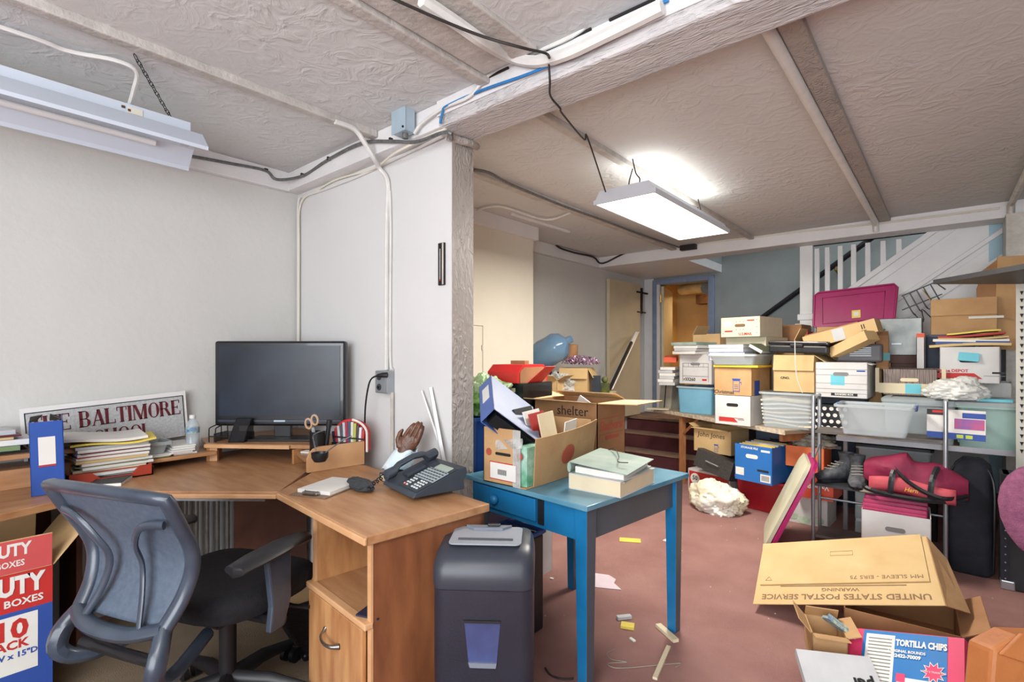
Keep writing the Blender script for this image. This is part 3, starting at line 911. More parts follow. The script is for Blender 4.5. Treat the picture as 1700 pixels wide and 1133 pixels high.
def binder(name, label, loc, rot, w_, d_, h_, cover, inner='paper', cat='binder', group=None, tagm=None, rings=True):
    """lever arch file standing up: spine faces -Y (width w_), depth d_, height h_; origin at spine bottom centre"""
    r = thing(name, label, cat, loc, 0, group, rot)
    t = .003
    a = w_ / 2
    MB().span(-a, a, 0, t, 0, h_).build('spine', cover, r)
    MB().span(-a, -a + t, 0, d_, 0, h_).build('cover', cover, r)
    MB().span(a - t, a, 0, d_, 0, h_).build('cover', cover, r)
    if inner:
        MB().span(-a + .012, a - .02, .03, d_ - .01, .006, h_ - .01).build('papers', inner, r)
    if rings:
        for z in (h_ * .36, h_ * .64):
            MB().tube([(a * .6 * math.cos(q * PI / 6), .03 + .028 * math.sin(q * PI / 6), z) for q in range(7)], .0018, 6).build('ring', 'steel_box', r)
    if tagm:
        mark(r, 0, 0, h_ * .60, w_ * .5, h_ * .38, tagm, name='spine_label')
    return r


from mathutils import noise as mn


def blob(name, label, cat, loc, rx, ry, rz_, mat, amp=.25, freq=3.0, seed=0, flat=True, nu=84, nv=46, sharp=1.0, rot=0, mb_only=False):
    """crumpled soft bag resting on its base"""
    m = MB()
    rings = []
    off = Vector((seed * 3.7, seed * 1.3, seed * 2.1))
    for j in range(1, nv):
        t = PI * j / nv
        ring = []
        for k in range(nu):
            p = 2 * PI * k / nu
            d = Vector((math.sin(t) * math.cos(p), math.sin(t) * math.sin(p), -math.cos(t)))
            n1 = mn.noise(d * freq + off)
            n2 = abs(mn.noise(d * freq * 2.7 + off * 2)) ** sharp
            n3 = abs(mn.noise(Vector((d.x * 2.2, d.y * 2.2, d.z * 5)) * freq * 1.6 + off * 3))
            n4 = abs(mn.noise(d * freq * 7 + off))
            s = 1 + amp * (n1 * 1.3 - n2 * .9 + .12 - n3 * .55 - n4 * .22)
            q = Vector((d.x * rx * s, d.y * ry * s, d.z * rz_ * s))
            if flat:
                q.z = max(q.z, -rz_ * .55)
            ring.append((q.x, q.y, q.z + rz_ * (.55 if flat else 0)))
        rings.append(ring)
    m.rings(rings)
    if mb_only:
        return m
    o = m.build(name, mat, smooth=60)
    o.location = loc
    o.rotation_euler = (0, 0, math.radians(rot))
    if label:
        tag(o, label, cat)
    return o


# ================================================================ ON THE DESKS
M('binder_blue', (40, 82, 166), .45, var=.05, vs=12)
M('tray_red', (168, 62, 42), .45, var=.05)
M('clear_bottle', (214, 226, 232), .08, alpha=.38, spec=.8, var=.02)
M('label_blue', (50, 110, 176), .5, rgb2=(190, 200, 160), vs=50)
M('mesh_black', (38, 38, 42), .45, .4, var=.1)
M('plastic_dark', (30, 32, 36), .4, var=.1)
b = binder('ring_binder', 'tall royal blue ring binder standing on the desk in front of the maroon lettered sign', (-2.685, .375, .722), (0, math.radians(-1.5), math.radians(82)), .10, .26, .285, 'binder_blue', None, tagm='paper')
mark(b, 0, -.0013, .285 * .60 - .058, .05, .006, 'print_red', name='label_stripe')
MB().slab([(-.048, .02, .285), (-.03, .02, .285), (-.01, .06, .305), (-.045, .06, .300)], .003).build('torn_divider', 'iron_dark', b)
MB().slab([(.01, .02, .285), (.046, .02, .285), (.046, .10, .287), (.012, .07, .305)], .003).build('torn_divider', 'iron_dark', b)

# red letter tray with folder stack
t = thing('letter_tray', 'rust red letter tray on the desk holding the tall folder stack', 'tray', (-2.77, .595, ZD), 90)
MB().prism([(-.15, .001), (.15, .001), (.15, .05), (.10, .05), (.07, .02), (-.04, .018), (-.07, .045), (-.15, .05)], 'y', 0, .006).build('front_panel', 'tray_red', t)
MB().span(-.15, .15, 0, .30, .001, .006).build('floor', 'tray_red', t)
MB().span(-.15, -.145, 0, .30, .001, .05).build('side_panel', 'tray_red', t)
MB().span(.145, .15, 0, .30, .001, .05).build('side_panel', 'tray_red', t)
mats = ['paper', 'folder_slate', 'paper', 'folder_red', 'paper_cream', 'paper', 'folder_olive', 'paper', 'manila', 'paper', 'folder_red', 'paper', 'maroon', 'paper', 'paper_grey']
M('folder_slate', (120, 150, 164), .6); M('folder_olive', (120, 122, 84), .6)
zt_ = stack(['%s in the pile on the rust red tray, %s' % (a, b) for a, b in (
    ('white papers', 'lowest of the pile'), ('blue-grey folder', 'second from the bottom'), ('white folder', 'above the blue-grey folder'), ('red folder', 'low in the pile'), ('cream folder', 'on the lower red folder'), ('white papers', 'on the cream folder'), ('olive folder', 'mid pile'), ('white folder', 'on the olive folder'), ('manila folder', 'mid pile'), ('white papers', 'on the manila folder'), ('red folder', 'upper of the two red ones'), ('white papers', 'under the maroon folder'), ('maroon folder', 'near the top'), ('thick white papers', 'on the maroon folder'), ('grey folder', 'just under the yellow pad'))],
    'folder', 'paper_folder', (-2.93, .615, ZD + .007), 90, [(.26, .235, .004 if m in ('folder_red', 'folder_slate', 'maroon', 'folder_olive') else .0125, m) for m in mats], .012, 'folders in the red tray pile', 4)
o = tag(MB().grid(lambda u, v: ((u - .5) * .30, (v - .5) * .24, .006 + .03 * max(0, u - .8) + .004 * math.sin(u * 7)), 14, 6).build('yellow_pad', 'folder_yellow', solid=.007), 'curled yellow pad lying over the right edge of the folder pile', 'pad')
o.location = (-2.91, .63, zt_); o.rotation_euler = (0, 0, math.radians(80))
o = tag(MB().grid(lambda u, v: ((u - .5) * .33, (v - .5) * .24, .012 + .008 * math.sin(u * 5 + 1) + .006 * v), 14, 6).build('paper_sheaf', 'paper', solid=.012), 'loose sheaf of white papers topping the folder pile', 'papers')
o.location = (-2.93, .58, zt_ + .012); o.rotation_euler = (0, 0, math.radians(84))
# spiral notebook
t = thing('spiral_notebook', 'spiral notebook with dark cover lying at the desk edge before the red tray', 'notebook', (-2.7502, 0.5936, 0.72), 62)
MB().span(-.055, .055, -.10, .10, 0, .012).build('pages', 'paper', t)
MB().span(-.055, .055, -.10, .10, .012, .015).build('cover', M('notebook_cover', (62, 64, 68), .6), t)
for k in range(12):
    MB().tube([(-.055 + .006 * math.cos(q), -.092 + k * .0165, .009 + .009 * math.sin(q)) for q in [i * PI / 4 for i in range(8)]], .001, 4, loop=True).build('wire_coil', 'black', t)
o = tag(MB().box(0, 0, .002, .09, .05, .003).build('green_leaflet', 'folder_green'), 'green and white leaflet peeping out under the red tray', 'leaflet'); o.location = (-2.7709, 0.4958, 0.72)
# books on the raised left shelf
stack(['closed book with dark cover at the bottom of the left shelf pile', 'olive paperback low in the left shelf pile', 'white folder with maroon edge in the left shelf pile', 'manila folder in the left shelf pile', 'thin red folder in the left shelf pile', 'crumpled grey papers topping the left shelf pile'],
      'book', 'shelved_book', (-2.99, .09, .865), 90, [(.50, .19, .014, 'iron_dark'), (.46, .19, .02, 'folder_green'), (.52, .2, .024, 'paper'), (.40, .19, .012, 'manila'), (.46, .19, .006, 'maroon'), (.42, .18, .02, 'paper_grey')], .01, 'pile on the left shelf', 3)
# white cloth/paper pack at left edge
tag(blob('tissue_pack', None, None, (-2.56, .12, ZD), .055, .06, .07, 'paper', .2, 4, 3), 'crumpled white tissue pack at the left edge of the desk', 'tissues')
# clear tray with papers on riser shelf
stack(['striped brochure under the clear tray', 'white envelope under the clear tray', 'white card right under the clear tray'], 'papers', 'brochure', (-2.955, .755, .777), 90, [(.15, .2, .006, 'folder_green'), (.155, .2, .006, 'paper'), (.15, .2, .004, 'paper')], .008, 'papers under the clear tray', 5)
t = tote('clear_tray', 'small cloudy plastic tray on papers in front of the sign', (-2.86, .755, .794), 90, .16, .15, .055, 'frost_plastic', cat='tray', taper=.8)
o = stack(['%s white receipt in the slanting sheaf beside the water bottle' % q for q in ('lowest', 'second', 'third', 'fourth', 'topmost')], 'papers', 'receipt', (-2.96, .90, .777), 90, [(.10, .2, .009, 'paper')] * 5, .014, 'sheaf beside the bottle', 8)
t = thing('water_bottle', 'half-full clear water bottle with blue label standing by the television', 'bottle', (-2.92, .955, .777))
MB().lathe([(.001, .001), (.027, 0), (.031, .006), (.030, .03), (.032, .035), (.030, .045), (.031, .10), (.031, .125), (.026, .145), (.013, .165), (.012, .172)], 24).build('bottle', 'clear_bottle', t, smooth=True)
MB().lathe([(.0316, .095), (.0316, .125)], 24).build('label', 'label_blue', t, smooth=True)
MB().lathe([(.014, .168), (.014, .185), (.001, .185)], 16).build('cap', 'white_paint', t, smooth=True)
MB().lathe([(.001, .004), (.026, .004), (.029, .06), (.001, .06)], 20).build('water', 'clear_bottle', t, smooth=True)
# mesh desk organiser
t = thing('mesh_organiser', 'black wire mesh desk organiser before the television screen', 'desk organiser', (-2.862, 1.085, ZR), 36)
M('mesh_see', (30, 30, 34), .5, alpha=.6, var=.1)
MB().span(-.06, .10, .10, .102, 0, .045).span(-.06, -.058, 0, .10, 0, .045).build('mesh_tray', 'mesh_see', t)
MB().prism([(0, .0), (.09, .0), (.09, .115), (.07, .115)], 'x', .02, .022).build('mesh_side', 'mesh_see', t)
MB().prism([(0, .0), (.09, .0), (.09, .115), (.07, .115)], 'x', .10, .102).build('mesh_side', 'mesh_see', t)
MB().slab([(.02, 0, .0), (.10, 0, 0), (.10, .07, .115), (.02, .07, .115)], .002).build('mesh_front', 'mesh_see', t)
MB().tube([(.02, 0, .004), (.02, .07, .115), (.10, .07, .115), (.10, 0, .004)], .003, 6, loop=True).build('wire_frame', 'mesh_black', t)
for x in (-.085, -.05):
    MB().tube(smoothpath([(x, 0, 0), (x, 0, .06), (x, .012, .075), (x, .09, .085), (x, .10, .075), (x, .10, 0)], 3), .003, 6).build('wire_loop', 'mesh_black', t)
MB().tube([(-.085, 0, .03), (.02, 0, .03)], .003, 6).build('wire_rail', 'mesh_black', t)

# pencil cup, scissors, red bag, charger
t = thing('pencil_cup', 'round black mesh pencil cup holding grey scissors', 'pencil cup', (-2.345, 1.31, .781))
MB().lathe([(.036, 0), (.036, .11), (.034, .11), (.034, .004), (.001, .004)], 20).build('cup', 'mesh_see', t, smooth=True)
MB().tube([(.036 * math.cos(q * PI / 8), .036 * math.sin(q * PI / 8), .11) for q in range(16)], .0028, 6, loop=True).build('rim', 'mesh_black', t)
t = thing('scissors', 'scissors with grey and orange handles standing in the mesh cup', 'scissors', (-2.35, 1.305, .80), 0, None, (math.radians(4), math.radians(-6), math.radians(40)))
MB().box(-.004, 0, .06, .012, .002, .11, (0, math.radians(4), 0)).build('blade', 'steel_box', t)
MB().box(.004, .002, .06, .012, .002, .11, (0, math.radians(-4), 0)).build('blade', 'steel_box', t)
for sx, z in ((-.018, .135), (.014, .15)):
    MB().tube([(sx + .015 * math.cos(q * PI / 6), 0, z + .024 * math.sin(q * PI / 6)) for q in range(12)], .0055, 6, loop=True).build('handle', M('scissor_grey', (178, 168, 160), .5, rgb2=(200, 140, 60), vs=14), t, smooth=True)
t = thing('black_marker', 'fat black marker standing behind the scissors', 'marker', (-2.325, 1.34, .785), 0, None, (0, math.radians(8), math.radians(30)))
MB().cyl((0, 0, 0), .011, .13, 10).cyl((0, 0, .13), .013, .035, 10).build('barrel', 'plastic_dark', t, smooth=True)
t = thing('striped_bag', 'red round-topped pouch packed with coloured pens and cards at the end of the pen shelf', 'bag', (-2.30, 1.45, .781), 33)
arc = [(-.085, 0)] + [(-.085 * math.cos(k * PI / 14) * (1 if k < 7 else 1.15), .085 + .075 * math.sin(k * PI / 14)) for k in range(15)] + [(.098, 0)]
MB().prism(arc, 'y', .02, .05).build('pouch_back', M('pouch_red', (206, 38, 40), .5), t, bevel=.004)
pal = [(50, 60, 90), (200, 60, 70), (230, 230, 232), (90, 90, 96), (200, 200, 210), (170, 40, 60), (60, 90, 120), (228, 220, 200), (180, 190, 80), (80, 60, 70), (230, 230, 235), (190, 60, 60)]
for k, c in enumerate(pal):
    x = -.075 + k * .0135
    hh = .085 + .065 * math.sin(PI * (k + 1) / 13.5)
    MB().box(x, .008, hh / 2, .0125, .014, hh, (0, math.radians(-8 + k * 1.2), 0)).build('card_strip', M('strip_%d' % k, c, .5), t)
MB().tube([(-.085 * math.cos(k * PI / 14) * (1 if k < 7 else 1.15), .0, .09 + .072 * math.sin(k * PI / 14)) for k in range(8, 15)] + [(.098, 0, .0)], .006, 6).build('piping', 'paper', t, smooth=True)
MB().tube([(-.08, -.004, .075), (.09, -.004, .062)], .004, 6).build('strap', 'plastic_dark', t)
MB().box(-.03, -.008, .025, .10, .012, .045).build('lower_pocket', 'plastic_dark', t)
t = thing('headset_cup', 'small round black pot with a cable on the pen shelf edge', 'pot', (-2.1648, 1.2211, 0.8035))
MB().lathe([(.001, -.02), (.025, -.018), (.036, .0), (.038, .022), (.034, .022), (.03, .002), (.001, -.006)], 20).build('pot', 'plastic_dark', t, smooth=True)
MB().tube(smoothpath([(.03, .01, .024), (.06, .03, .05), (.10, .05, .08), (.13, .08, .10)], 4), .003, 6).tube(smoothpath([(-.03, 0, .024), (-.05, .0, .06), (-.09, .02, .09), (-.07, .06, .11)], 4), .003, 6).build('cable', 'cable_grey', t, smooth=True)
o = tag(MB().box(0, 0, .004, .07, .045, .008).build('note_pad', 'paper'), 'small white note block on the pen shelf behind the pot', 'note pad'); o.location = (-2.42, 1.31, .781); o.rotation_euler = (0, 0, .4)

# clipboard
t = thing('clipboard', 'clipboard with thick white paper lying on the desk return', 'clipboard', (-1.925, 1.125, ZD + .001), 21)
MB().box(0, 0, .0015, .17, .25, .003).build('board', M('board_brown', (128, 104, 86), .6), t)
MB().box(0, .015, .010, .155, .21, .014).build('paper_block', 'paper', t, bevel=.001)
MB().box(0, -.105, .010, .07, .02, .012).build('clip', 'pewter', t, bevel=.003)
MB().tube([(-.03, -.10, .018), (-.022, -.125, .012), (.022, -.125, .012), (.03, -.10, .018)], .002, 6).build('clip_wire', 'pewter', t)
# wrist rest sleeve, dark fabric
M('dark_sleeve', (62, 66, 70), .85, var=.2, vs=60, bump=.4, bs=120)
o = tag(blob('dark_sleeve', None, None, (0, 0, 0), .098, .040, .026, 'dark_sleeve', .12, 2.6, 14), 'crumpled dark fabric sleeve lying between clipboard and telephone', 'sleeve')
o.location = (-1.834, 1.2116, 0.72); o.location.z = ZD + .003; o.rotation_euler = (0, 0, math.radians(-10))

# desk telephone
M('phone_body', (58, 66, 76), .5, var=.06, vs=20)
M('phone_face', (48, 56, 66), .55)
M('key_light', (214, 220, 222), .5)
M('panel_light', (176, 188, 192), .5)
M('lcd', (176, 190, 176), .3)
t = thing('desk_telephone', 'dark grey office telephone with rows of keys on the desk return corner', 'telephone', (-1.640, 1.250, ZD + .002), -12)
pf = [(0, .012), (.01, .030), (.20, .095), (.235, .098), (.24, .075), (.225, .05), (.225, .012)]
MB().prism(pf, 'x', -.14, .13).build('body', 'phone_body', t, bevel=.004)
sl = math.atan2(.065, .19)

fp = MB().box(0, 0, 0, .16, .19, .002)
fp = fp.build('key_panel', 'phone_face', t, loc=(.05, .105, .0645), rot=(sl, 0, 0))
MB().box(.01, .072, .003, .10, .034, .004).build('display', 'lcd', fp, bevel=.001)
MB().box(.005, .015, .0025, .145, .075, .003).build('button_field', 'panel_light', fp)
key = MB().box(0, 0, 0, .014, .004, .002).build('line_key', 'phone_face', fp, loc=(-.058, .046, .005))
for r_ in range(5):
    for c_ in range(7):
        if r_ or c_:
            k2 = key.copy(); COL.objects.link(k2); k2.parent = fp; k2.location = (-.058 + c_ * .021, .046 - r_ * .0155, .005)
dk = MB().box(0, 0, 0, .012, .008, .005).build('dial_key', 'key_light', fp, loc=(.015, -.035, .003), bevel=.002)
for r_ in range(4):
    for c_ in range(3):
        if r_ or c_:
            k2 = dk.copy(); COL.objects.link(k2); k2.parent = fp; k2.location = (.015 + c_ * .019, -.035 - r_ * .0145, .003)
for r_ in range(4):
    for c_ in range(2):
        k2 = dk.copy(); COL.objects.link(k2); k2.parent = fp; k2.location = (-.045 + c_ * .018, -.035 - r_ * .0145, .003)
MB().box(-.036, -.0795, .003, .013, .009, .005).build('red_key', 'print_red', fp)
hs = MB().rings([[(-.105 + a * math.cos(q * PI / 5), y + .0, z + b * math.sin(q * PI / 5)) for q in range(10)] for y, z, a, b in ((-.005, .052, .014, .012), (.0, .056, .026, .022), (.035, .066, .027, .022), (.055, .092, .021, .013), (.12, .118, .020, .012), (.165, .122, .021, .013), (.185, .108, .027, .022), (.225, .120, .027, .022), (.235, .120, .014, .012))]).build('handset', 'phone_body', t, smooth=True)
MB().box(-.05, .10, .072, .05, .09, .012, (sl, 0, 0)).build('speaker_grille', 'phone_face', t, bevel=.003)
pts = []
base = smoothpath([(-.118, -.008, .050), (-.145, -.035, .022), (-.18, -.05, .013), (-.205, -.07, .013), (-.235, -.06, .013), (-.25, -.04, .013)], 14)
for i, p in enumerate(base):
    a = i * 1.25
    pts.append((p[0], p[1] + .009 * math.cos(a), p[2] + .009 * math.sin(a)))
MB().tube(pts, .0028, 5).build('coiled_cord', 'plastic_dark', t, smooth=True)
# small box under the hands
t = thing('small_book_box', 'small dark box with cream side behind the telephone handset', 'box', (-1.815, 1.395, ZD), -12)
MB().box(0, 0, .0165, .15, .12, .033).build('box', 'phone_body', t, bevel=.002)
mark(t, 0, -.06, .016, .12, .024, 'paper_cream', name='cream_side')

# praying hands statuette: two hands pressed together over a folded cuff
M('hand_brown', (112, 72, 50), .4, rgb2=(86, 54, 38), vs=30, bump=.3, bs=60)
M('cuff_blue', (178, 212, 226), .4, rgb2=(230, 236, 238), vs=10)
t = thing('praying_hands', 'brown praying hands statuette rising from a pale blue cuff behind the telephone', 'statuette', (-1.875, 1.45, .755), 40); t.scale = (1.12, 1.12, 1.12)
tl = math.radians(28)


def hand(side):
    m = MB()
    rings = []
    for z, wx, wy, cy in ((.0, .024, .018, 0), (.03, .026, .018, .0), (.06, .034, .016, .0), (.085, .037, .014, .0), (.098, .035, .011, .0)):
        rings.append([(wx * math.cos(q * PI / 8), side * (.013) + wy * .75 * math.sin(q * PI / 8), z) for q in range(16)])
    m.rings(rings)
    for k, (x, ln) in enumerate(((-.026, .060), (-.009, .074), (.009, .078), (.026, .068))):
        m.tube([(x, side * .013, .085), (x * .95, side * .015, .085 + ln * .45), (x * .8, side * .011, .085 + ln * .8), (x * .72, side * .006, .085 + ln)], [.0095, .0085, .0075, .0045], 9)
    m.tube([(-.024, side * .012, .035), (-.045, side * .009, .06), (-.05, side * .006, .088), (-.047, side * .005, .103)], [.012, .0105, .009, .005], 9)
    return m


for sd in (1, -1):
    o = hand(sd).build('hand', 'hand_brown', t, loc=(.0, 0, .045), rot=(0, tl, 0))
    md = o.modifiers.new('fuse', 'REMESH'); md.mode = 'VOXEL'; md.voxel_size = .0028
    md2 = o.modifiers.new('soft', 'SMOOTH'); md2.factor = .5; md2.iterations = 2
    md.use_smooth_shade = True
MB().grid(lambda u, v: ((.042 + .012 * v + .004 * math.sin(u * 40)) * math.cos(2 * PI * u) + .02 - v * .04, (.03 + .010 * v) * math.sin(2 * PI * u), .075 - v * .075 + .006 * math.sin(u * 25)), 40, 5).build('cuff', 'cuff_blue', t, smooth=True, solid=.003)
# white tubes leaning on the partition
for (p, q, lab, wd) in (((-1.7496, 1.585, 0.8233), (-1.9223, 1.607, 1.0919), 'left of the two slim white rails leaning on the partition', .018), ((-1.735, 1.575, .80), (-1.8615, 1.607, 1.1117), 'right, broader white rail leaning on the partition beside its end', .028)):
    tag(MB().tube([(p[0] + (p[0] - q[0]) * .3, p[1] - .012, p[2] - (q[2] - p[2]) * .3), q], wd / 2, 4, sq=.5).build('white_rail', 'white_paint'), lab, 'rail')

# ================================================================ UNDER THE DESK
tag(MB().prism([(-3.05, -.6), (-1.80, -.6), (-1.80, 1.12), (-2.5, 1.30), (-3.05, 1.15)], 'z', .001, .006).build('floor_mat', M('mat_tan', (150, 134, 112), .95, rgb2=(126, 110, 92), vs=3, bump=.6, bs=300, spec=.1)), 'tan carpet mat on the floor under the office chair', 'mat')
t = thing('radiator', 'old tubular radiator against the left wall under the corner desk', 'radiator', (-3.06, 1.0, 0))
for k in range(8):
    MB().cyl((0, -.19 + k * .052, .10), .012, .56, 10).build('tube', M('radiator_grey', (150, 146, 138), .35, .5, var=.15, vs=20), t, smooth=True)
MB().tube([(0, -.22, .66), (0, .20, .66)], .016, 8).build('top_pipe', 'radiator_grey', t, smooth=True)
MB().tube([(0, -.22, .10), (0, .20, .10)], .016, 8).build('bottom_pipe', 'radiator_grey', t, smooth=True)
MB().span(-.015, .015, -.20, -.18, 0, .10).build('foot', 'radiator_grey', t)
MB().span(-.015, .015, .16, .18, 0, .10).build('foot', 'radiator_grey', t)
t = thing('metal_sheet', 'pale blue-grey metal panel standing against the partition under the desk', 'panel', (-2.58, 1.59, 0), 0)
MB().span(-.12, .16, 0, .02, 0, .60).build('panel', 'box_blue_grey', t, bevel=.003)
MB().span(-.16, -.125, -.02, .02, 0, .60).build('edge', 'plastic_dark', t)
t = thing('laptop_bag', 'flat black laptop bag lying on the floor beside the desk cupboard', 'bag', (-2.20, 1.27, .012), -9, None, (math.radians(3), 0, math.radians(-12)))
MB().box(0, 0, .022, .46, .33, .035).build('bag', M('bag_black', (26, 26, 32), .35, var=.3, vs=30, bump=.2, bs=60), t, bevel=.012)
MB().tube([(-.22, -.16, .02), (.22, -.16, .02)], .004, 6).build('zip', 'plastic_dark', t)
mark(t, .17, -.02, .04, .05, .07, 'folder_yellow', 't', 'yellow_label')
mark(t, .18, -.02, .0415, .02, .03, 'paper', 't', 'label_print')
o = tag(MB().grid(lambda u, v: ((u - .5) * .26, (v - .5) * .2, .004 + .05 * math.sin(PI * u) * v), 8, 6).build('crumpled_sheet', 'paper_grey', smooth=True, solid=.002), 'folded white sheet on the floor below the office chair arm', 'papers')
o.location = (-1.93, .80, .008); o.rotation_euler = (0, 0, .6)
# brown cardboard lying under desk
o = tag(MB().box(0, 0, .008, .42, .30, .01).build('flat_cardboard', 'cardboard_light'), 'flat piece of tan cardboard lying behind the chair under the desk', 'cardboard'); o.location = (-2.62, 1.36, .01); o.rotation_euler = (0, 0, .2)

# storage box pack by the chair
t = carton('storage_carton', 'red and blue cardboard box printed 10 PACK standing under the side desk', 'box', (-2.50, .13, 0.002), 90, .46, .36, .50, 'cardboard_light', {'f': (93, .12), 'b': (80, .12), 'l': (100, .1), 'r': (128, .17)})
mark(t, 0, 0, .4325, .46, .135, 'print_red', name='red_print')
mark(t, 0, 0, .1825, .46, .365, 'print_blue', name='blue_print')
mark(t, -.02, -.0013, .25, .42, .20, 'paper', name='white_panel')
ff = [c_ for c_ in t.children if c_.name.startswith('flap')][0]
mark(ff, 0, .06, .0045, .455, .115, M('print_faded_red', (206, 84, 84), .6), 't', 'flap_print')
write('10', .092, 'print_red', t, (.165, -.003, .300), bold=.003, align='RIGHT')
write('PACK', .042, 'print_red', t, (.165, -.003, .248), bold=.0012, align='RIGHT')
write('12"W x 15"D', .027, 'print_blue', t, (.19, -.003, .212), bold=.0008, align='RIGHT')
write('HEAVY DUTY', .086, 'paper', t, (.205, -.003, .452), sx=.72, bold=.004, align='RIGHT')
write('STORAGE BOXES', .034, 'paper', t, (.205, -.003, .395), bold=.0008, align='RIGHT')
write('HEAVY DUTY', .06, 'paper', ff, (.17, .082, .0062), rot=(0, 0, 0), sx=.72, bold=.002, align='RIGHT')
write('STORAGE BOXES', .03, 'paper', ff, (.155, .034, .0062), rot=(0, 0, 0), sx=.8, bold=.0006, align='RIGHT')

# ================================================================ OFFICE CHAIR
M('chair_blue', (62, 72, 86), .34, rgb2=(48, 57, 70), vs=12, coat=.2)
M('chair_mesh', (86, 98, 114), .55, rgb2=(74, 86, 102), vs=60, bump=.15, bs=300)
M('chair_black', (26, 26, 30), .45, var=.2, vs=20)
M('seat_fabric', (24, 23, 30), .9, var=.3, vs=50, bump=.3, bs=200)
t = thing('office_chair', 'blue-grey backed office chair with black seat turned towards the corner desk', 'chair', (-1.952, 0.750, 0.006), 19.8)
prof = [(.875, -.40, .245), (.80, -.362, .24), (.72, -.318, .228), (.65, -.300, .212), (.57, -.318, .195), (.50, -.36, .18)]
sideL = smoothpath([(-hw, y, z) for z, y, hw in prof], 4)
sideR = smoothpath([(hw, y, z) for z, y, hw in prof], 4)
bk = MB()
loopp = list(reversed(sideL)) + smoothpath([(-.245, -.40, .875), (-.12, -.425, .885), (0, -.43, .887), (.12, -.425, .885), (.245, -.40, .875)], 3)[1:-1] + sideR
bk.tube(loopp, .018, 10, sq=1.35, up=None)
fr = bk.build('back_frame', 'chair_blue', t, smooth=True)
MB().tube(smoothpath([(-.18, -.36, .50), (-.10, -.39, .485), (0, -.40, .482), (.10, -.39, .485), (.18, -.36, .50)], 3), .02, 8, sq=1.3).build('lower_crossbar', 'chair_blue', t, smooth=True)


def backpt(u, v):
    k = v * (len(sideL) - 1); i = min(int(k), len(sideL) - 2); f = k - i
    a = Vector(sideL[i]).lerp(Vector(sideL[i + 1]), f); b = Vector(sideR[i]).lerp(Vector(sideR[i + 1]), f)
    p = a.lerp(b, u)
    return (p.x, p.y - .02 * math.sin(PI * u) * (.4 + .6 * (1 - v)) + .004, p.z + .01 * math.sin(PI * u) * (1 - v))


MB().grid(backpt, 16, 24).build('back_mesh', 'chair_mesh', t, smooth=True, solid=.006)
for sx in (-1, 1):
    pr = [(sx * .215, -.385, .80), (sx * .14, -.395, .79), (sx * .085, -.375, .73), (sx * .07, -.345, .66), (sx * .085, -.355, .58), (sx * .115, -.385, .50)]
    MB().tube(smoothpath(pr, 4), .012, 8, sq=.6).build('back_rib', 'chair_blue', t, smooth=True)
    MB().tube(smoothpath([(sx * .18, -.36, .50), (sx * .205, -.395, .44), (sx * .20, -.40, .385), (sx * .17, -.33, .35), (sx * .10, -.16, .375)], 4), [.022, .023, .024, .025, .026, .026, .026, .026, .026, .025, .024, .022, .022, .02, .02, .02, .02][:17], 8).build('back_arm', 'chair_blue', t, smooth=True)
MB().tube(smoothpath([(-.15, -.37, .41), (0, -.36, .40), (.15, -.37, .41)], 4), .016, 8).build('tilt_bar', 'chair_black', t, smooth=True)
def seatpt(k, z, s):
    a = 2 * PI * k / 28
    c, d = math.cos(a), math.sin(a)
    e = .62
    return (.245 * s * (abs(c) ** e) * (1 if c > 0 else -1), .02 + .235 * s * (abs(d) ** e) * (1 if d > 0 else -1), z - (.02 * max(0, d) ** 3))
MB().rings([[seatpt(k, z, s) for k in range(28)] for z, s in ((.40, .80), (.415, .95), (.45, 1.0), (.475, .99), (.49, .93), (.495, .75), (.488, .4), (.486, .1))]).build('seat', 'seat_fabric', t, smooth=True)
MB().box(0, 0, .385, .22, .26, .04).build('tilt_housing', 'chair_black', t, bevel=.01)
for sx in (-1, 1):
    x = sx * .275
    ap = MB().rings([[(x + w2 * math.cos(q * PI / 6), y, z + .016 * math.sin(q * PI / 6)) for q in range(12)] for y, z, w2 in ((-.22, .615, .012), (-.215, .618, .040), (-.14, .625, .050), (-.02, .632, .050), (.06, .630, .043), (.085, .625, .022), (.09, .622, .01))])
    ap.build('armrest', 'chair_black', t, smooth=True)
    po = MB().prism([(-.10, .61), (.0, .61), (.0, .45), (-.03, .37), (-.09, .37), (-.08, .45)], 'x', x - .012, x + .012).build('arm_post', 'chair_blue', t, bevel=.006)
    MB().tube([(x, -.03, .385), (sx * .12, -.02, .375)], .022, 8).build('arm_bracket', 'chair_black', t)
MB().cyl((0, 0, .10), .028, .28, 14).build('gas_lift', 'chair_black', t, smooth=True)
for k in range(5):
    a = math.radians(20 + 72 * k)
    c, s_ = math.cos(a), math.sin(a)
    lg = MB().tube([(0, 0, .115), (c * .15, s_ * .15, .11), (c * .31, s_ * .31, .075)], [.034, .028, .018], 8, sq=.8).build('base_leg', 'chair_black', t, smooth=True)
    m = MB()
    for sd in (-1, 1):
        p0 = Vector((c * .31 - s_ * .012 * sd, s_ * .31 + c * .012 * sd, .031)); p1 = p0 + Vector((-s_, c, 0)) * .018 * sd
        m.tube([p0, p1], .03, 14)
    m.build('caster', 'chair_black', lg, smooth=True)
MB().tube([(.05, .06, .40), (.20, .10, .36), (.26, .11, .36)], .008, 6).build('tilt_lever', 'chair_black', t, smooth=True)

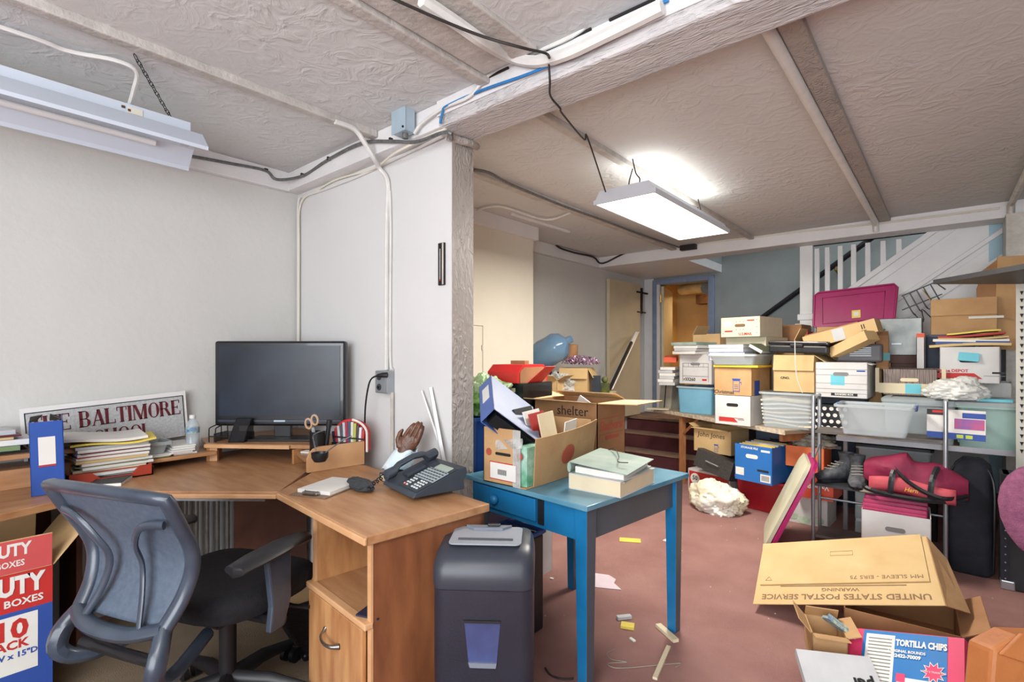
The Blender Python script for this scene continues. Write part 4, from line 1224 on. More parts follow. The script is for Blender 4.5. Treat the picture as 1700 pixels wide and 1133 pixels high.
# ================================================================ SHREDDER
M('shred_body', (40, 42, 54), .35, rgb2=(32, 34, 44), vs=4, bump=.1, bs=120)
M('shred_top', (52, 56, 66), .4, var=.05)
M('shred_grey', (150, 156, 166), .4, var=.04)
t = thing('paper_shredder', 'tall black paper shredder with grey feed tray standing between desk and blue table', 'shredder', (-1.105, 1.165, 0), 37)
def rr(w_, y0, y1, z, c=.04, dz=0):
    pts = []
    for cx, cy, a0 in ((w_ - c, y1 - c, 0), (-w_ + c, y1 - c, 90), (-w_ + c, y0 + c, 180), (w_ - c, y0 + c, 270)):
        for q in range(5):
            a = math.radians(a0 + q * 22.5)
            pts.append((cx + c * math.cos(a), cy + c * math.sin(a), z))
    return pts
MB().rings([rr(.148, .015, .26, .03), rr(.155, .008, .262, .06), rr(.158, .0, .265, .30), rr(.158, .0, .265, .535)]).build('bin', 'shred_body', t, smooth=True)
MB().rings([rr(.159, -.004, .266, .538), rr(.161, -.008, .268, .56), rr(.160, -.004, .268, .60), rr(.154, .02, .266, .632), rr(.146, .055, .26, .648), rr(.12, .08, .24, .652, .03)]).build('head', 'shred_top', t, smooth=True)
tr = MB().rings([rr(.118, .055, .225, .6555, .02), rr(.118, .055, .225, .660, .02)]).build('feed_tray', 'shred_grey', t, bevel=.001)
MB().box(0, .095, .662, .18, .008, .005).build('paper_slot', 'shred_top', tr, bevel=.001)
MB().prism([(-.08, .218), (.08, .218), (.05, .185), (-.05, .185)], 'z', .660, .668).build('switch_recess', M('shred_mid', (120, 128, 140), .4), tr)
MB().box(.018, .208, .672, .045, .014, .008).build('switch', 'plastic_dark', tr, bevel=.003)
MB().prism([(-.056, .44), (.056, .44), (.045, .315), (-.043, .315)], 'y', -.002, .002).build('window', M('shred_window', (50, 52, 84), .25, rgb2=(70, 84, 130), vs=5), t)
MB().prism([(-.058, .445), (.058, .445), (.054, .437), (-.054, .437)], 'y', -.006, -.001).build('window_brow', 'black', t)
MB().prism([(-.043, .315), (.045, .315), (.042, .30), (-.038, .30)], 'y', -.008, -.001).build('window_sill', 'shred_mid', t)
for sx in (-1, 1):
    for y in (.04, .23):
        MB().cyl((sx * .12 - .01, y, .018), .018, .02, 12, 'x').build('caster', 'plastic_dark', t)

# ================================================================ BLUE TABLE WITH CARTONS AND BOOKS
M('table_blue', (26, 118, 170), .42, rgb2=(22, 104, 154), vs=8, bump=.1, bs=25)
M('table_top_blue', (104, 150, 168), .35, rgb2=(62, 124, 152), vs=5, bump=.08, bs=30)
t = thing('blue_table', 'blue painted wooden table with a drawer and square legs', 'table', (-.995, 1.594, 0), -6)
MB().span(-.70, 0, 0, .76, .70, .72).build('tabletop', 'table_top_blue', t, bevel=.003)
MB().span(-.66, -.07, .03, .05, .575, .70).build('apron', 'table_blue', t)
MB().span(-.055, -.035, .07, .69, .575, .70).build('apron', M('table_charcoal', (74, 82, 92), .45, var=.08), t, label='charcoal end apron')  # apron end and right-hand leg faces charcoal, the rest blue
MB().span(-.68, -.66, .07, .69, .575, .70).build('apron', 'table_blue', t)
MB().span(-.66, -.07, .69, .71, .575, .70).build('apron', 'table_blue', t)
dr = MB().span(-.64, -.27, .012, .030, .60, .69).build('drawer', 'table_blue', t, bevel=.003)
MB().ball((-.50, -.002, .645), .022, .018, .022, 14, 8).build('knob', 'table_blue', dr, smooth=True)
MB().span(-.265, -.235, .024, .0295, .59, .695).build('drawer_stop', 'plastic_dark', t)
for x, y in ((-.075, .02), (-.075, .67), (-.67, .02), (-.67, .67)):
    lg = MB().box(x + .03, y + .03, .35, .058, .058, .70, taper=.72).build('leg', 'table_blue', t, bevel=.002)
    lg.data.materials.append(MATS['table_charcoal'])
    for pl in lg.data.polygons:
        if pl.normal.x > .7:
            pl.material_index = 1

# open carton with files
t = thing('file_carton', 'low open cardboard carton of files with torn front corner on the blue table', 'carton', (-1.420, 1.628, ZD + .002), 0)
MB().span(-.1175, .075, 0, .004, 0, .235).span(-.1175, -.1135, 0, .50, 0, .235).span(-.1175, .1175, .496, .50, 0, .235).span(-.1175, .1175, 0, .50, 0, .004).build('body', 'cardboard', t)
MB().grid(lambda u, v: (.1175 + u * .07 * math.sin(PI * min(1, .15 + (1 - v) * .6)) , .05 + v * .446 - u * .05 * (1 - v), u * (.21 + .03 * v)), 6, 10).build('torn_side', 'cardboard', t, solid=.004)
MB().span(.05, .09, -.002, -.0005, 0, .235).build('packing_tape', 'bag_clear', t)
mark(t, -.005, 0, .055, .15, .075, 'print_red', name='label_border'); mark(t, -.005, -.0013, .055, .142, .067, 'paper', name='shipping_label')
for k in range(9):
    MB().box(-.03 + k * .0055, -.0032, .052, .0028, .0008, .022).build('barcode_bar', 'ink_black', t)
pill(t, -.005, 0, .128, .085, .012)
for x in (-.085, .085):
    o = MB().lathe([(.016, 0), (.016, .0012), (.001, .0012)], 16).build('round_logo', 'print_dull_red', t, loc=(x, 0, .13), rot=(PI / 2, 0, 0))
o = MB().grid(lambda u, v: ((u - .5) * .14, -.004 - .006 * math.sin(u * 9 + v * 3), (v - .5) * .04 + .02 * u), 10, 4).build('loose_tape', 'bag_clear', t, loc=(.03, 0, .165))
MB().lathe([(.045, 0), (.045, .001), (.001, .001)], 20).build('oval_print', 'print_dull_red', t, loc=(.1595, .24, .115), rot=(0, math.radians(107), 0))
b = binder('leaning_binder', 'large blue lever arch binder tipped over in the open carton', (-1.4249, 1.5715, 0.964), (0, 0, 0), .085, .27, .30, M('binder_pale_blue', (96, 124, 184), .4, rgb2=(70, 92, 160), vs=4), 'plastic_dark', tagm='paper')
M('file_black', (30, 32, 40), .5); M('file_navy', (28, 40, 84), .5)
RV, FV = Vector((.764, .645, 0)), Vector((-.645, .764, 0))
az = (RV * -.08 + FV * .9 + Vector((0, 0, .42))).normalized(); ax = RV * .64 - FV * .25 + Vector((0, 0, .66)); ax = (ax - az * ax.dot(az)).normalized(); ay = az.cross(ax)
for c_ in b.children:
    if c_.name.startswith('cover') and sum(v_.co.x for v_ in c_.data.vertices) > 0:
        c_.data.materials[0] = M('binder_slate', (150, 162, 188), .4, rgb2=(120, 136, 176), vs=4)
mt = Matrix((ax, ay, az)).transposed().to_4x4(); mt.translation = Vector((-1.4593, 1.5686, 1.0159))
b.matrix_world = mt
x0, y0 = -1.42, 1.74
for k, (mat, lab, nm, hh, tl_, w2) in enumerate((('file_navy', 'navy ring file slanting behind the tipped blue binder', 'navy_file', .31, 24, .20), ('file_black', 'black padded folder slanting in the carton', 'black_folder', .32, 20, .19), ('paper', 'white magazine beside the black folder in the carton', 'magazine', .30, 18, .18), ('folder_red', 'red patterned booklet in the carton', 'booklet', .285, 15, .17), ('paper_cream', 'cream folder in the carton behind the red booklet', 'cream_folder', .28, 12, .18), ('paper', 'white envelope standing at the back of the carton', 'envelope', .235, -8, .16), ('paper', 'fanned white sheets at the back right of the carton', 'white_sheets', .225, -18, .15))):
    o = tag(MB().span(-w2 / 2, w2 / 2, 0, .010 if k < 2 else .005, 0, hh).build(nm, mat, bevel=.001), lab, 'folder', 'files in the open carton')
    aa = math.radians((24, 22, 19, 16, 12, -6, -20)[k])
    ex = Vector((-.25, .968, 0)); ez = Vector((-math.sin(aa) * .968, -math.sin(aa) * .25, math.cos(aa))); ey = ez.cross(ex)
    mt = Matrix((ex, ey, ez)).transposed().to_4x4(); mt.translation = Vector(((-1.372, -1.358, -1.352, -1.352, -1.338, -1.345, -1.34)[k], (1.83, 1.85, 1.87, 1.88, 1.90, 1.98, 2.0)[k], ZD + .012))
    o.matrix_world = mt
o = tag(MB().box(0, 0, .08, .06, .12, .16).build('green_box', M('box_green', (30, 140, 90), .5, rgb2=(190, 220, 210), vs=14)), 'green and white packet wedged at the torn corner of the carton', 'packet'); o.location = (-1.337, 1.70, ZD + .008); o.rotation_euler = (0, 0, 0)

# second carton with red oval lettering
t = carton('tall_carton', 'large open cardboard carton with spread flaps behind the file carton', 'carton', (-1.555, 2.27, ZD + .001), 0, .40, .29, .30, 'cardboard_brown', {'f': (172, .10), 'b': (20, .10), 'r': (178, .22), 'l': (165, .10)})
for o in t.children:
    if o.name.startswith('flap'):
        o.data.materials[0] = MATS['cardboard_light']
write('Starburst', .066, 'print_dull_red', t, (.2005, .145, .175), RIGHT, bold=.002, shear=.2)
write('shelter', .07, 'ink_black', t, (.05, -.002, .25), bold=0.0)
m = MB()
for a, b, c, d in ((.02, .27, .135, .138), (.02, .27, .215, .218)):
    m.span(.2000, .2012, a, b, c, d)
m.build('print_frame', 'print_dull_red', t)
mark(t, .2000, .15, .115, .14, .018, 'print_dull_red', 'r', 'fruit_print')
o = tag(MB().box(0, 0, .13, .2, .01, .26, (math.radians(0), math.radians(30), 0)).build('grey_folder', 'paper_grey'), 'grey folder poking out of the tall carton', 'folder'); o.location = (-1.53, 2.42, ZD + .03)
# books and binder at the right end of the table
b = book('thick_directory', 'thick white directory lying under the green binder on the blue table', (-1.075, 1.925, ZD), 1, .235, .31, .062, 'box_white', 'paper_cream')
t = thing('green_binder', 'open mottled green binder lying on the thick white directory', 'binder', (-1.08, 1.93, ZD + .063), 6, None, (math.radians(2), math.radians(2), math.radians(6)))
MB().box(0, 0, .016, .21, .27, .026).build('papers', 'paper', t, bevel=.002)
M('marble_green', (132, 156, 146), .35, rgb2=(168, 184, 172), vs=10)
MB().grid(lambda u, v: ((u - .5) * .25, (v - .5) * .30, .033 + .014 * (1 - u)), 4, 4).build('cover', 'marble_green', t, solid=.003)
MB().span(-.125, .115, -.15, .15, 0, .003).build('cover', 'marble_green', t)
MB().tube([(-.125, -.15, .025), (-.125, .15, .025)], .022, 8, sq=.4).build('spine', 'marble_green', t, smooth=True)
o = tag(MB().tube(smoothpath([(-.125, .14, .03), (-.06, .12, .06), (.02, .02, .05), (.06, -.06, .045), (.10, -.05, .045)], 5), .002, 5).build('wire', 'cable_black'), 'thin dark wire trailing over the green binder', 'wire'); o.location = (-1.08, 1.93, ZD + .07)

# ================================================================ FAR ROOM: TABLES, CART AND STORED BOXES
def C(name, label, q, rz, dep, cat='box', z=None, top=None, **kw):
    """carton from (x, y, z, width, height)"""
    zb = q[2] if z is None else z
    h_ = q[4] if top is None else top - zb
    return carton(name, label, cat, (q[0], q[1], zb), rz, q[3], dep, h_, **kw)


def T(name, label, q, rz, dep, mat, z=None, top=None, **kw):
    zb = q[2] if z is None else z
    h_ = q[4] if top is None else top - zb
    return tote(name, label, (q[0], q[1], zb), rz, q[3], dep, h_, mat, **kw)


M('table_tan', (170, 152, 128), .6, rgb2=(150, 130, 106), vs=8)
M('table_edge', (206, 196, 178), .5, rgb2=(160, 140, 120), vs=30)
M('trestle_wood', (176, 120, 78), .6, rgb2=(150, 98, 60), vs=9, stretch=(4, 4, 1))
t = thing('folding_table', 'long worn folding table with wooden trestle leg, slanting away to the steps', 'table', (-2.40, 5.13, 0), -31.3)
MB().span(0, 1.72, 0, .52, .672, .70).build('tabletop', 'table_tan', t)
MB().span(-.004, 1.724, -.006, .001, .668, .703).build('edge_strip', 'table_edge', t)
for x in (.42, 1.6):
    for y in ((.03, .46) if x < 1 else (.46,)):
        MB().span(x, x + .045, y, y + .045, 0, .67).build('leg', 'trestle_wood', t)
    MB().span(x, x + .03, .07, .46, .60, .66).build('crossbar', 'trestle_wood', t)
MB().tube([(.47, .05, .50), (.68, .05, .665)], .014, 4).build('brace', 'trestle_wood', t)
t = thing('second_table', 'long folding table carrying the clear plastic totes behind the metal cart', 'table', (-.60, 4.20, 0), 0)
MB().span(0, 1.9, 0, .72, .675, .70).build('tabletop', 'table_tan', t)
MB().span(0, 1.9, -.006, .001, .670, .703).build('edge_strip', M('edge_metal', (150, 148, 150), .4, .6), t)
for x in (.05, 1.78):
    for y in (.04, .64):
        MB().tube([(x, y, 0), (x, y, .675)], .014, 8).build('leg', 'edge_metal', t)

# -------- left table, front row
M('bin_blue', (122, 178, 204), .4, rgb2=(104, 162, 190), vs=5)
t = T('blue_tote', 'light blue plastic storage tote with white rim at the left end of the folding table', (-1.8546, 4.8785, 0.6743, 0.3511, 0.2978), -6, .34, 'bin_blue', z=.702, top=.955, rim='frost_plastic', taper=.93)
mark(t, .02, .01, .18, .11, .09, 'paper', name='sticker'); 
MB().cyl((.045, .008, .185), .022, .002, 16, 'y').build('sticker_logo', M('logo_olive', (120, 110, 60), .6), t)
mark(t, -.01, .0085, .19, .04, .05, 'bin_blue', name='sticker_print')


def filebox(name, label, q, rz, dep, z, top, lid=True, mat='box_white', holes=True, hz=.68, **kw):
    t = C(name, label, q, rz, dep, 'file box', z=z, top=top, mat=mat, lid=lid, **kw)
    if holes:
        pill(t, 0, 0, (top - z) * hz, .095, .026, 'print_grey' if 'record' in name or 'maroon' in name else 'gap_dark')
    return t


t = filebox('record_box', 'white cardboard record box with black table print on the light blue tote', (-1.849, 4.8958, 0.9773, 0.327, 0.2812), -6, .36, .985, 1.262, lid=False, flaps={'f': 2, 'b': 2})
for k in range(5):
    z0 = .195
    m = MB().span(-.12 + k * .05, -.118 + k * .05, -.001, 0, .16, .195)
    m.build('print_line', 'ink_black', t)
MB().span(-.13, .13, -.001, 0, .193, .196).build('print_line', 'ink_black', t)
MB().span(-.13, .13, -.001, 0, .160, .163).build('print_line', 'ink_black', t)
MB().span(-.13, .13, -.001, 0, .07, .073).build('print_line', 'ink_black', t)
MB().span(-.13, -.127, -.001, 0, .02, .196).build('print_line', 'ink_black', t)
MB().span(.127, .13, -.001, 0, .02, .196).build('print_line', 'ink_black', t)
write('r33260', .042, 'ink_black', t, (-.06, -.001, .04), bold=.001)
mark(t, .09, 0, .04, .045, .018, 'print_red', name='red_print')
# magazines left of it
stack(['%s newspaper of the bundle left of the record box' % q for q in ('lowest folded', 'second folded', 'third folded', 'fourth folded', 'fifth folded', 'topmost folded')], 'newspaper', 'newspaper', (-2.145, 4.9955, 0.9794), 10, [(.15, .28, .03, 'paper_grey'), (.15, .26, .03, 'paper'), (.14, .28, .03, 'paper_grey'), (.15, .27, .03, 'paper'), (.14, .27, .03, 'paper_grey'), (.14, .27, .03, 'paper')], .01, 'newspapers left of the record box', 12)
for o in S.collection.objects:
    if o.get('group') == 'newspapers left of the record box':
        o.location.z += .962 - (-2.145, 4.9955, 0.9794)[2]
tag(MB().box(*(-2.1357, 5.0033, 1.2216), .12, .2, .05, (.1, 0, .3)).build('orange_packet', M('orange_plain', (226, 96, 60), .6)), 'orange packet on top of the newspaper bundle by the far door', 'packet')
for k, (u, lab) in enumerate(((0, 'leftmost of the grey upright volumes at the table end'), (.06, 'grey upright volume with black spine band'), (.12, 'grey upright volume touching the light blue tote'))):
    t = thing('upright_volume', lab, 'book', (-2.33 + u * 1.0, 5.20 - u * .7, .703), -10, 'grey volumes at the table end', (0, math.radians(5), math.radians(-10)))
    MB().span(-.025, .025, 0, .22, 0, .255).build('cover', M('volume_grey', (168, 162, 148), .7, rgb2=(146, 140, 128), vs=12), t)
    if k == 1:
        MB().span(-.012, .0, -.001, 0, 0, .255).build('spine_band', 'iron_dark', t)

t = filebox('office_box', 'white archive box with red label overhanging the folding table, under the tan carton', (-1.3299, 4.3131, 0.6903, 0.2874, 0.2174), -7, .38, .702, .935, lid=False)
mark(t, -.05, 0, .04, .12, .035, 'print_red', name='red_label'); mark(t, -.01, -.001, .055, .20, .004, 'print_dull_red', name='red_print')
mark(t, .07, 0, .045, .05, .006, 'print_grey', name='grey_print'); MB().prism([(0, 0), (.035, .0), (0, .035)], 'y', -.0012, 0).build('arrow_print', 'print_red', t, loc=(.010, 0, .022))
t = C('mug_carton', 'tan carton with blue mug outline and yellow folder on top', (-1.3412, 4.3563, 0.9042, 0.3048, 0.2341), -7, .36, z=.936, top=1.155, mat='cardboard', flaps={'f': 0, 'b': 0})
def cup_print(t, x, z, s, mat='print_blue'):
    m = MB()
    for a, b, c, d in ((-.5, .5, .92, 1.0), (-.5, .5, 0, .06), (-.5, -.43, 0, 1), (.43, .5, 0, 1), (-.6, .6, 1.0, 1.12), (.5, .75, .78, .85), (.7, .76, .60, .85), (-.3, .3, .25, .29), (-.3, .3, .4, .44), (-.3, .3, .55, .59)):
        m.span(x + a * s, x + b * s, -.0012, 0, z + c * s * 1.7, z + d * s * 1.7)
    m.build('cup_outline', mat, t)
cup_print(t, .03, .03, .055)
write('Christmas', .04, 'ink_black', t, (-.07, -.001, .022), bold=.0005)
mark(t, .153, .10, .06, .1, .12, 'print_blue', 'r', 'blue_print')
o = tag(MB().box(0, .17, .009, .36, .38, .016).build('yellow_folder', M('folder_amber', (236, 196, 60), .6)), 'bright yellow folder on the carton with mug outline', 'folder'); o.location = (-1.3122, 4.3506, 1.1535); o.location.z = 1.162; o.rotation_euler = (0, 0, math.radians(-8))
t = T('document_bin', 'shallow cloudy plastic bin heaped with binders on the yellow folder', (-1.3347, 4.2982, 1.1543, 0.3768, 0.1253), -6, .40, 'frost_plastic', z=1.182, top=1.265, taper=.86)
bq = (-1.3914, 4.454, 1.285)
book('grey_binder', 'grey binder lying on top of the cloudy bin of documents', (bq[0], bq[1] + .08, 1.318), -8, .30, .28, .032, M('binder_grey', (112, 122, 120), .5), cat='binder')
book('white_binder', 'white binder in the cloudy bin under the grey binder', (bq[0] + .01, bq[1] + .06, 1.287), -8, .29, .28, .03, 'box_white', cat='binder')
book('blue_binder', 'bright blue binder in the cloudy bin', (bq[0] + .02, bq[1] + .01, 1.215), -4, .29, .27, .07, 'binder_blue', cat='binder')
book('olive_binder', 'dark olive binder slanting at the right of the cloudy bin', (bq[0] + .22, bq[1] + .10, 1.30), -8, .12, .28, .03, M('olive', (84, 90, 66), .6), cat='binder', rot=(0, math.radians(30), math.radians(-8)))
stack(['lowest magazine of the pile left of the cloudy bin', 'second magazine of the pile left of the cloudy bin', 'third magazine of the pile left of the cloudy bin', 'green-grey magazine topping the pile left of the cloudy bin'], 'magazine', 'magazine_pile', (-1.8846, 4.9536, 1.2758), -14, [(.26, .3, .03, 'paper'), (.24, .3, .025, 'paper_grey'), (.26, .3, .03, 'paper'), (.28, .32, .03, 'marble_green')], .015, 'magazines on the record box', 9)
for o in S.collection.objects:
    if o.get('group') == 'magazines on the record box':
        o.location.z += 1.268 - (-1.8846, 4.9536, 1.2758)[2]
# supports behind and mail tub
t = C('back_carton', 'plain tan carton behind the document bin on the folding table', (-1.5241, 5.0775, 0.6941, 0.5079, 0.6662), -31, .16, z=.702, top=1.33, mat='cardboard')
t = C('low_tan_carton', 'tan carton with raised flap behind the magazine pile', (-1.8124, 5.0834, 1.3464, 0.2912, 0.1235), -10, .25, z=1.18, top=1.46, mat='cardboard_light', flaps={'l': (60, .1), 'r': 0})
M('mail_cream', (228, 220, 192), .5, rgb2=(214, 206, 178), vs=8)
t = C('mail_tub', 'cream corrugated mail tub printed with red lettering on top of the pile', (-1.3448, 4.5638, 1.4067, 0.3363, 0.162), -10, .42, z=1.415, top=1.58, mat='mail_cream', cat='tub')
pill(t, .0, 0, .095, .09, .025, 'print_brown')
write('U.S.MAIL', .030, 'print_red', t, (.045, -.001, .022), bold=.001)
mark(t, -.10, 0, .048, .07, .012, 'print_red', name='red_print'); mark(t, .09, 0, .135, .06, .012, 'print_dull_red', name='red_print')
o = MB().box(0, 0, 0, .075, .002, .045).build('white_sticker', 'paper', t, loc=(-.11, -.001, .11), bevel=.0008)
for x, z in ((-.03, .125), (.0, .128), (.03, .125), (-.03, .06), (0, .06), (.03, .06), (.14, .14), (.14, .08), (.14, .03), (-.15, .03)):
    MB().cyl((x, -.001, z), .004, .001, 8, 'y').build('rivet', 'print_brown', t)
m = mark(t, .165, .20, .085, .20, .022, 'print_dull_red', 'r', 'red_print')
t = C('lower_mail_tub', 'second cream mail tub lying under the lettered mail tub', (-1.3313, 4.6672, 1.3369, 0.3494, 0.072), -10, .42, z=1.335, top=1.413, mat='mail_cream', cat='tub')
t = C('brown_carton', 'brown carton right of the mail tub, before the grey wall', (-1.0724, 5.1174, 1.3664, 0.1683, 0.1607), -6, .25, z=1.30, top=1.53, mat='cardboard_brown')
t = C('under_brown_carton', 'plain carton hidden low behind the black case', (-1.0307, 4.9603, 0.6898, 0.3052, 0.518), -20, .26, z=.702, top=1.298, mat='cardboard')
t = C('red_carton', 'small bright red carton beside the brown carton', (-0.9707, 5.1369, 1.3653, 0.0563, 0.1165), 0, .2, z=1.30, top=1.47, mat='folder_red')

# clear tote, tan carton, black case
t = T('papers_tote', 'large clear plastic tote full of white papers on the folding table', (-0.9525, 4.3458, 0.721, 0.3626, 0.2654), -4, .46, 'clear_plastic', z=.702, top=.972, rim='frost_plastic', taper=.92)
tq = (-0.9525, 4.3458, 0.721, 0.3626, 0.2654)
for k in range(7):
    o = MB().grid(lambda u, v, k=k: ((u - .5) * .36, (v - .5) * .38 + .22, .006 * math.sin(u * 6 + k) + .004 * math.sin(v * 9)), 8, 4).build('paper_layer', 'paper' if k % 3 else 'paper_cream', solid=.012)
    o.location = (tq[0], tq[1], .73 + k * .03); o.rotation_euler = (0, 0, math.radians(-4 + k * 2 - 6))
    tag(o, ['lowest layer of', 'second layer of', 'third layer of', 'middle layer of', 'fifth layer of', 'sixth layer of', 'topmost layer of'][k] + ' loose papers inside the large clear tote', 'papers', 'papers in the clear tote')
t = C('tan_flap_carton', 'tan carton with folded-down flap tied with string under the black case', (-0.9167, 4.4401, 0.9781, 0.2939, 0.2641), -8, .36, z=.978, top=1.262, mat='cardboard_tan', flaps={'f': (262, .12), 'r': (215, .14), 'b': 0})
write('C/NO.', .024, 'ink_black', t, (-.06, -.001, .105), bold=.001)
cable('white string tied down the front of the tan flapped carton', [(tq[0] + .07, tq[1] - .02, 1.37), (tq[0] + .075, tq[1] - .035, 1.25), (tq[0] + .085, tq[1] - .03, 1.10), (tq[0] + .12, tq[1] - .02, .98)], .003, 'cable_white', 'string', 'string')
cq = (-0.8641, 4.402, 1.2517)
t = thing('black_case', 'flat black plastic case lying on the tan flapped carton', 'case', (cq[0], cq[1] + .16, 1.275), -10, None, (0, math.radians(2), math.radians(-10)))
MB().box(0, 0, .03, .42, .30, .06).build('lower_shell', 'plastic_dark', t, bevel=.012)
MB().box(0, 0, .078, .43, .31, .03).build('lid', 'tv_black', t, bevel=.01)
MB().box(0, -.158, .06, .09, .012, .022).build('latch', 'plastic_dark', t, bevel=.003)
# polka dot box, dark bin, record box
t = C('polka_dot_box', 'black box with white polka dots beside the cart post', (-0.6766, 4.3783, 0.7507, 0.1748, 0.1672), 0, .28, z=.702, top=.90, mat='tv_black')
for r_ in range(4):
    for c_ in range(5):
        MB().cyl((-.085 + c_ * .043 + (.02 if r_ % 2 else 0), -.0012, .03 + r_ * .046), .014, .001, 14, 'y').build('dot', 'paper', t)
t = T('dark_tote', 'dark grey plastic bin holding up the white record box with blue note', (-0.6193, 4.4557, 0.8188, 0.3323, 0.1239), 0, .34, 'phone_body', z=.902, top=.955, taper=.95)
t.location.y += .0
t = filebox('noted_record_box', 'white record box with blue sticky note and handle hole', (-0.59, 4.3235, 0.9615, 0.3155, 0.2442), -2, .36, .96, 1.205, lid=False, flaps={'f': 0, 'b': 0, 'r': (196, .03)})
mark(t, -.02, 0, .125, .085, .075, 'postit', name='sticky_note')
for z in (.20, .16, .10, .06, .03):
    mark(t, 0, 0, z, .33, .0025, 'print_grey', name='print_line')
mark(t, .02, -.0005, .022, .16, .020, 'ink_black', name='name_plate'); write('BANKERS BOX', .017, 'paper', t, (.02, -.0022, .022), bold=.0006)
mark(t, .12, 0, .19, .05, .01, 'print_blue', name='blue_print')
# cassette player, long cartons, dome
t = thing('cassette_player', 'grey plastic tape player lying on the sticky-noted record box', 'tape player', (-0.5025, 4.4458, 1.2007), 0)
t.location.z = 1.212; t.location.y += .05
MB().box(0, .08, .065, .28, .16, .13).build('case', M('player_grey', (96, 94, 98), .45), t, bevel=.015)
for k in range(5):
    MB().box(.01, -.002, .045 + k * .014, .13, .004, .005).build('grille_bar', 'steel_box', t)


def longbox(name, label, p, rot, l, w_, h_, mat='cardboard_tan', prints=True, flap=True):
    t = thing(name, label, 'carton', p, 0, None, rot)
    MB().box(0, 0, 0, l, w_, h_).build('body', mat, t)
    if prints:
        MB().box(0, -w_ / 2 - .0008, 0, l * .16, .0015, h_ * .9).build('tape', 'paper_grey', t)
        m = MB().box(l * .32, -w_ / 2 - .001, .01, .006, .001, h_ * .35).box(l * .35, -w_ / 2 - .001, .01, .006, .001, h_ * .35).box(l * .335, -w_ / 2 - .001, -h_ * .2, .03, .001, .004)
        m.build('arrow_print', 'ink_black', t)
    if flap:
        MB().box(-l / 2 - .03, 0, h_ / 2 + .03, .10, w_ * .9, .004, (0, math.radians(-50), 0)).build('flap', mat, t)
        MB().box(-l * .1, 0, h_ / 2 + .006, l * .75, w_ * .6, .012).build('packing_top', 'cardboard_brown', t)
    return t


longbox('long_carton', 'long narrow tan carton tilted across the top of the pile, with raised flap', (-0.609, 4.5259, 1.4134), (0, math.radians(-15), math.radians(-4)), .47, .22, .095)
longbox('small_open_carton', 'small open-ended tan carton slanting under the long narrow carton', (-0.5289, 4.4234, 1.3393), (0, math.radians(-24), math.radians(-30)), .30, .12, .07, prints=False, flap=False)
o = MB().box(-.151, 0, 0, .002, .08, .045).build('open_end', 'gap_dark', bpy.data.objects['small_open_carton'])
t = C('tan_side_carton', 'tan carton partly hidden left of the long tilted carton', (-0.8288, 4.7336, 1.212, 0.1398, 0.1836), 0, .25, z=1.1, top=1.42, mat='cardboard_light')
t = C('pile_core_carton', 'big plain carton at the back of the second table under the long cartons', (-0.5656, 4.6984, 0.755, 0.3753, 0.4368), 0, .18, z=.702, top=1.33, mat='cardboard')
t = C('teal_taped_carton', 'narrow upright carton with a teal tape band', (-0.3671, 4.5604, 1.1704, 0.0776, 0.2209), 8, .12, z=1.16, top=1.40, mat='cardboard_brown', flaps={'f': (40, .05), 'l': (150, .03)})
mark(t, 0, 0, .09, .088, .055, M('teal', (64, 140, 144), .5), name='teal_band')
t = thing('black_dome', 'round black fan head poking out behind the long cartons', 'fan', (-0.3767, 4.9187, 1.4656))
MB().lathe([(.001, -.03), (.05, -.028), (.06, 0), (.05, .028), (.02, .04), (.001, .042)], 24).build('head', 'plastic_dark', t, smooth=True, rot=(math.radians(70), math.radians(20), 0))
# steel panel, wood front, binders
M('brushed', (128, 130, 126), .35, .6, rgb2=(84, 88, 86), vs=6)
t = thing('steel_case', 'dull steel-fronted case with a wooden lower edge behind the tan cartons', 'case', (-0.2736, 4.8748, 1.2064), 0)
t.location.z = 1.20
MB().span(-.15, .12, 0, .2, .06, .34).build('steel_front', 'brushed', t, bevel=.004)
MB().span(-.15, .12, .0, .2, .0, .058).build('wood_base', 'desk_dark', t)
MB().span(-.06, .0, -.03, 0, .14, .152).build('handle', 'steel_box', t)
t = C('steel_case_support', 'dark wooden crate below the steel-fronted case', (-0.2811, 4.8969, 0.8045, 0.2485, 0.3559), 0, .3, z=.985, top=1.198, mat='desk_dark')
b = binder('white_spine_binder', 'upright binder with white spine and red top beside the steel case', (-0.1542, 4.6092, 1.1689), (0, 0, 0), .045, .26, .25, 'box_white')
b.location.z = 1.165
mark(b, 0, 0, .235, .045, .028, 'orange_plain', name='red_top')
M('bin_slate', (74, 84, 104), .5, rgb2=(62, 72, 92), vs=8)
t = T('slate_bin', 'slate blue plastic bin behind the red-labelled archive box', (0.0001, 4.8735, 1.1661, 0.2845, 0.2165), 0, .35, 'bin_slate', z=1.165, top=1.405, taper=.95)
t = C('slate_bin_support', 'plain white carton low behind the archive boxes', (-0.0017, 4.7162, 0.8425, 0.3394, 0.2724), 0, .36, z=.702, top=1.163, mat='box_white')
# wood-pattern file box
M('woodgrain_box', (84, 68, 62), .6, rgb2=(150, 136, 128), vs=7, stretch=(22, 1, 1))
t = filebox('woodgrain_file_box', 'worn wood-grain printed file box with a blue note, cream handles', (-0.2073, 4.437, 0.9873, 0.2935, 0.1762), -2, .34, .988, 1.165, lid=False, mat='woodgrain_box', holes=False, flaps={'b': 0})
pill(t, 0, -.002, .105, .10, .024, 'paper_cream')
mark(t, .02, -.002, .045, .085, .065, 'postit', name='sticky_note')
mark(t, 0, 0, .045, .34, .07, 'paper_cream', name='torn_print', lift=.001)
mark(t, -.18, 0, .10, .022, .17, 'paper_cream', name='corner_strip'); mark(t, .18, 0, .10, .022, .17, 'paper_cream', name='corner_strip')
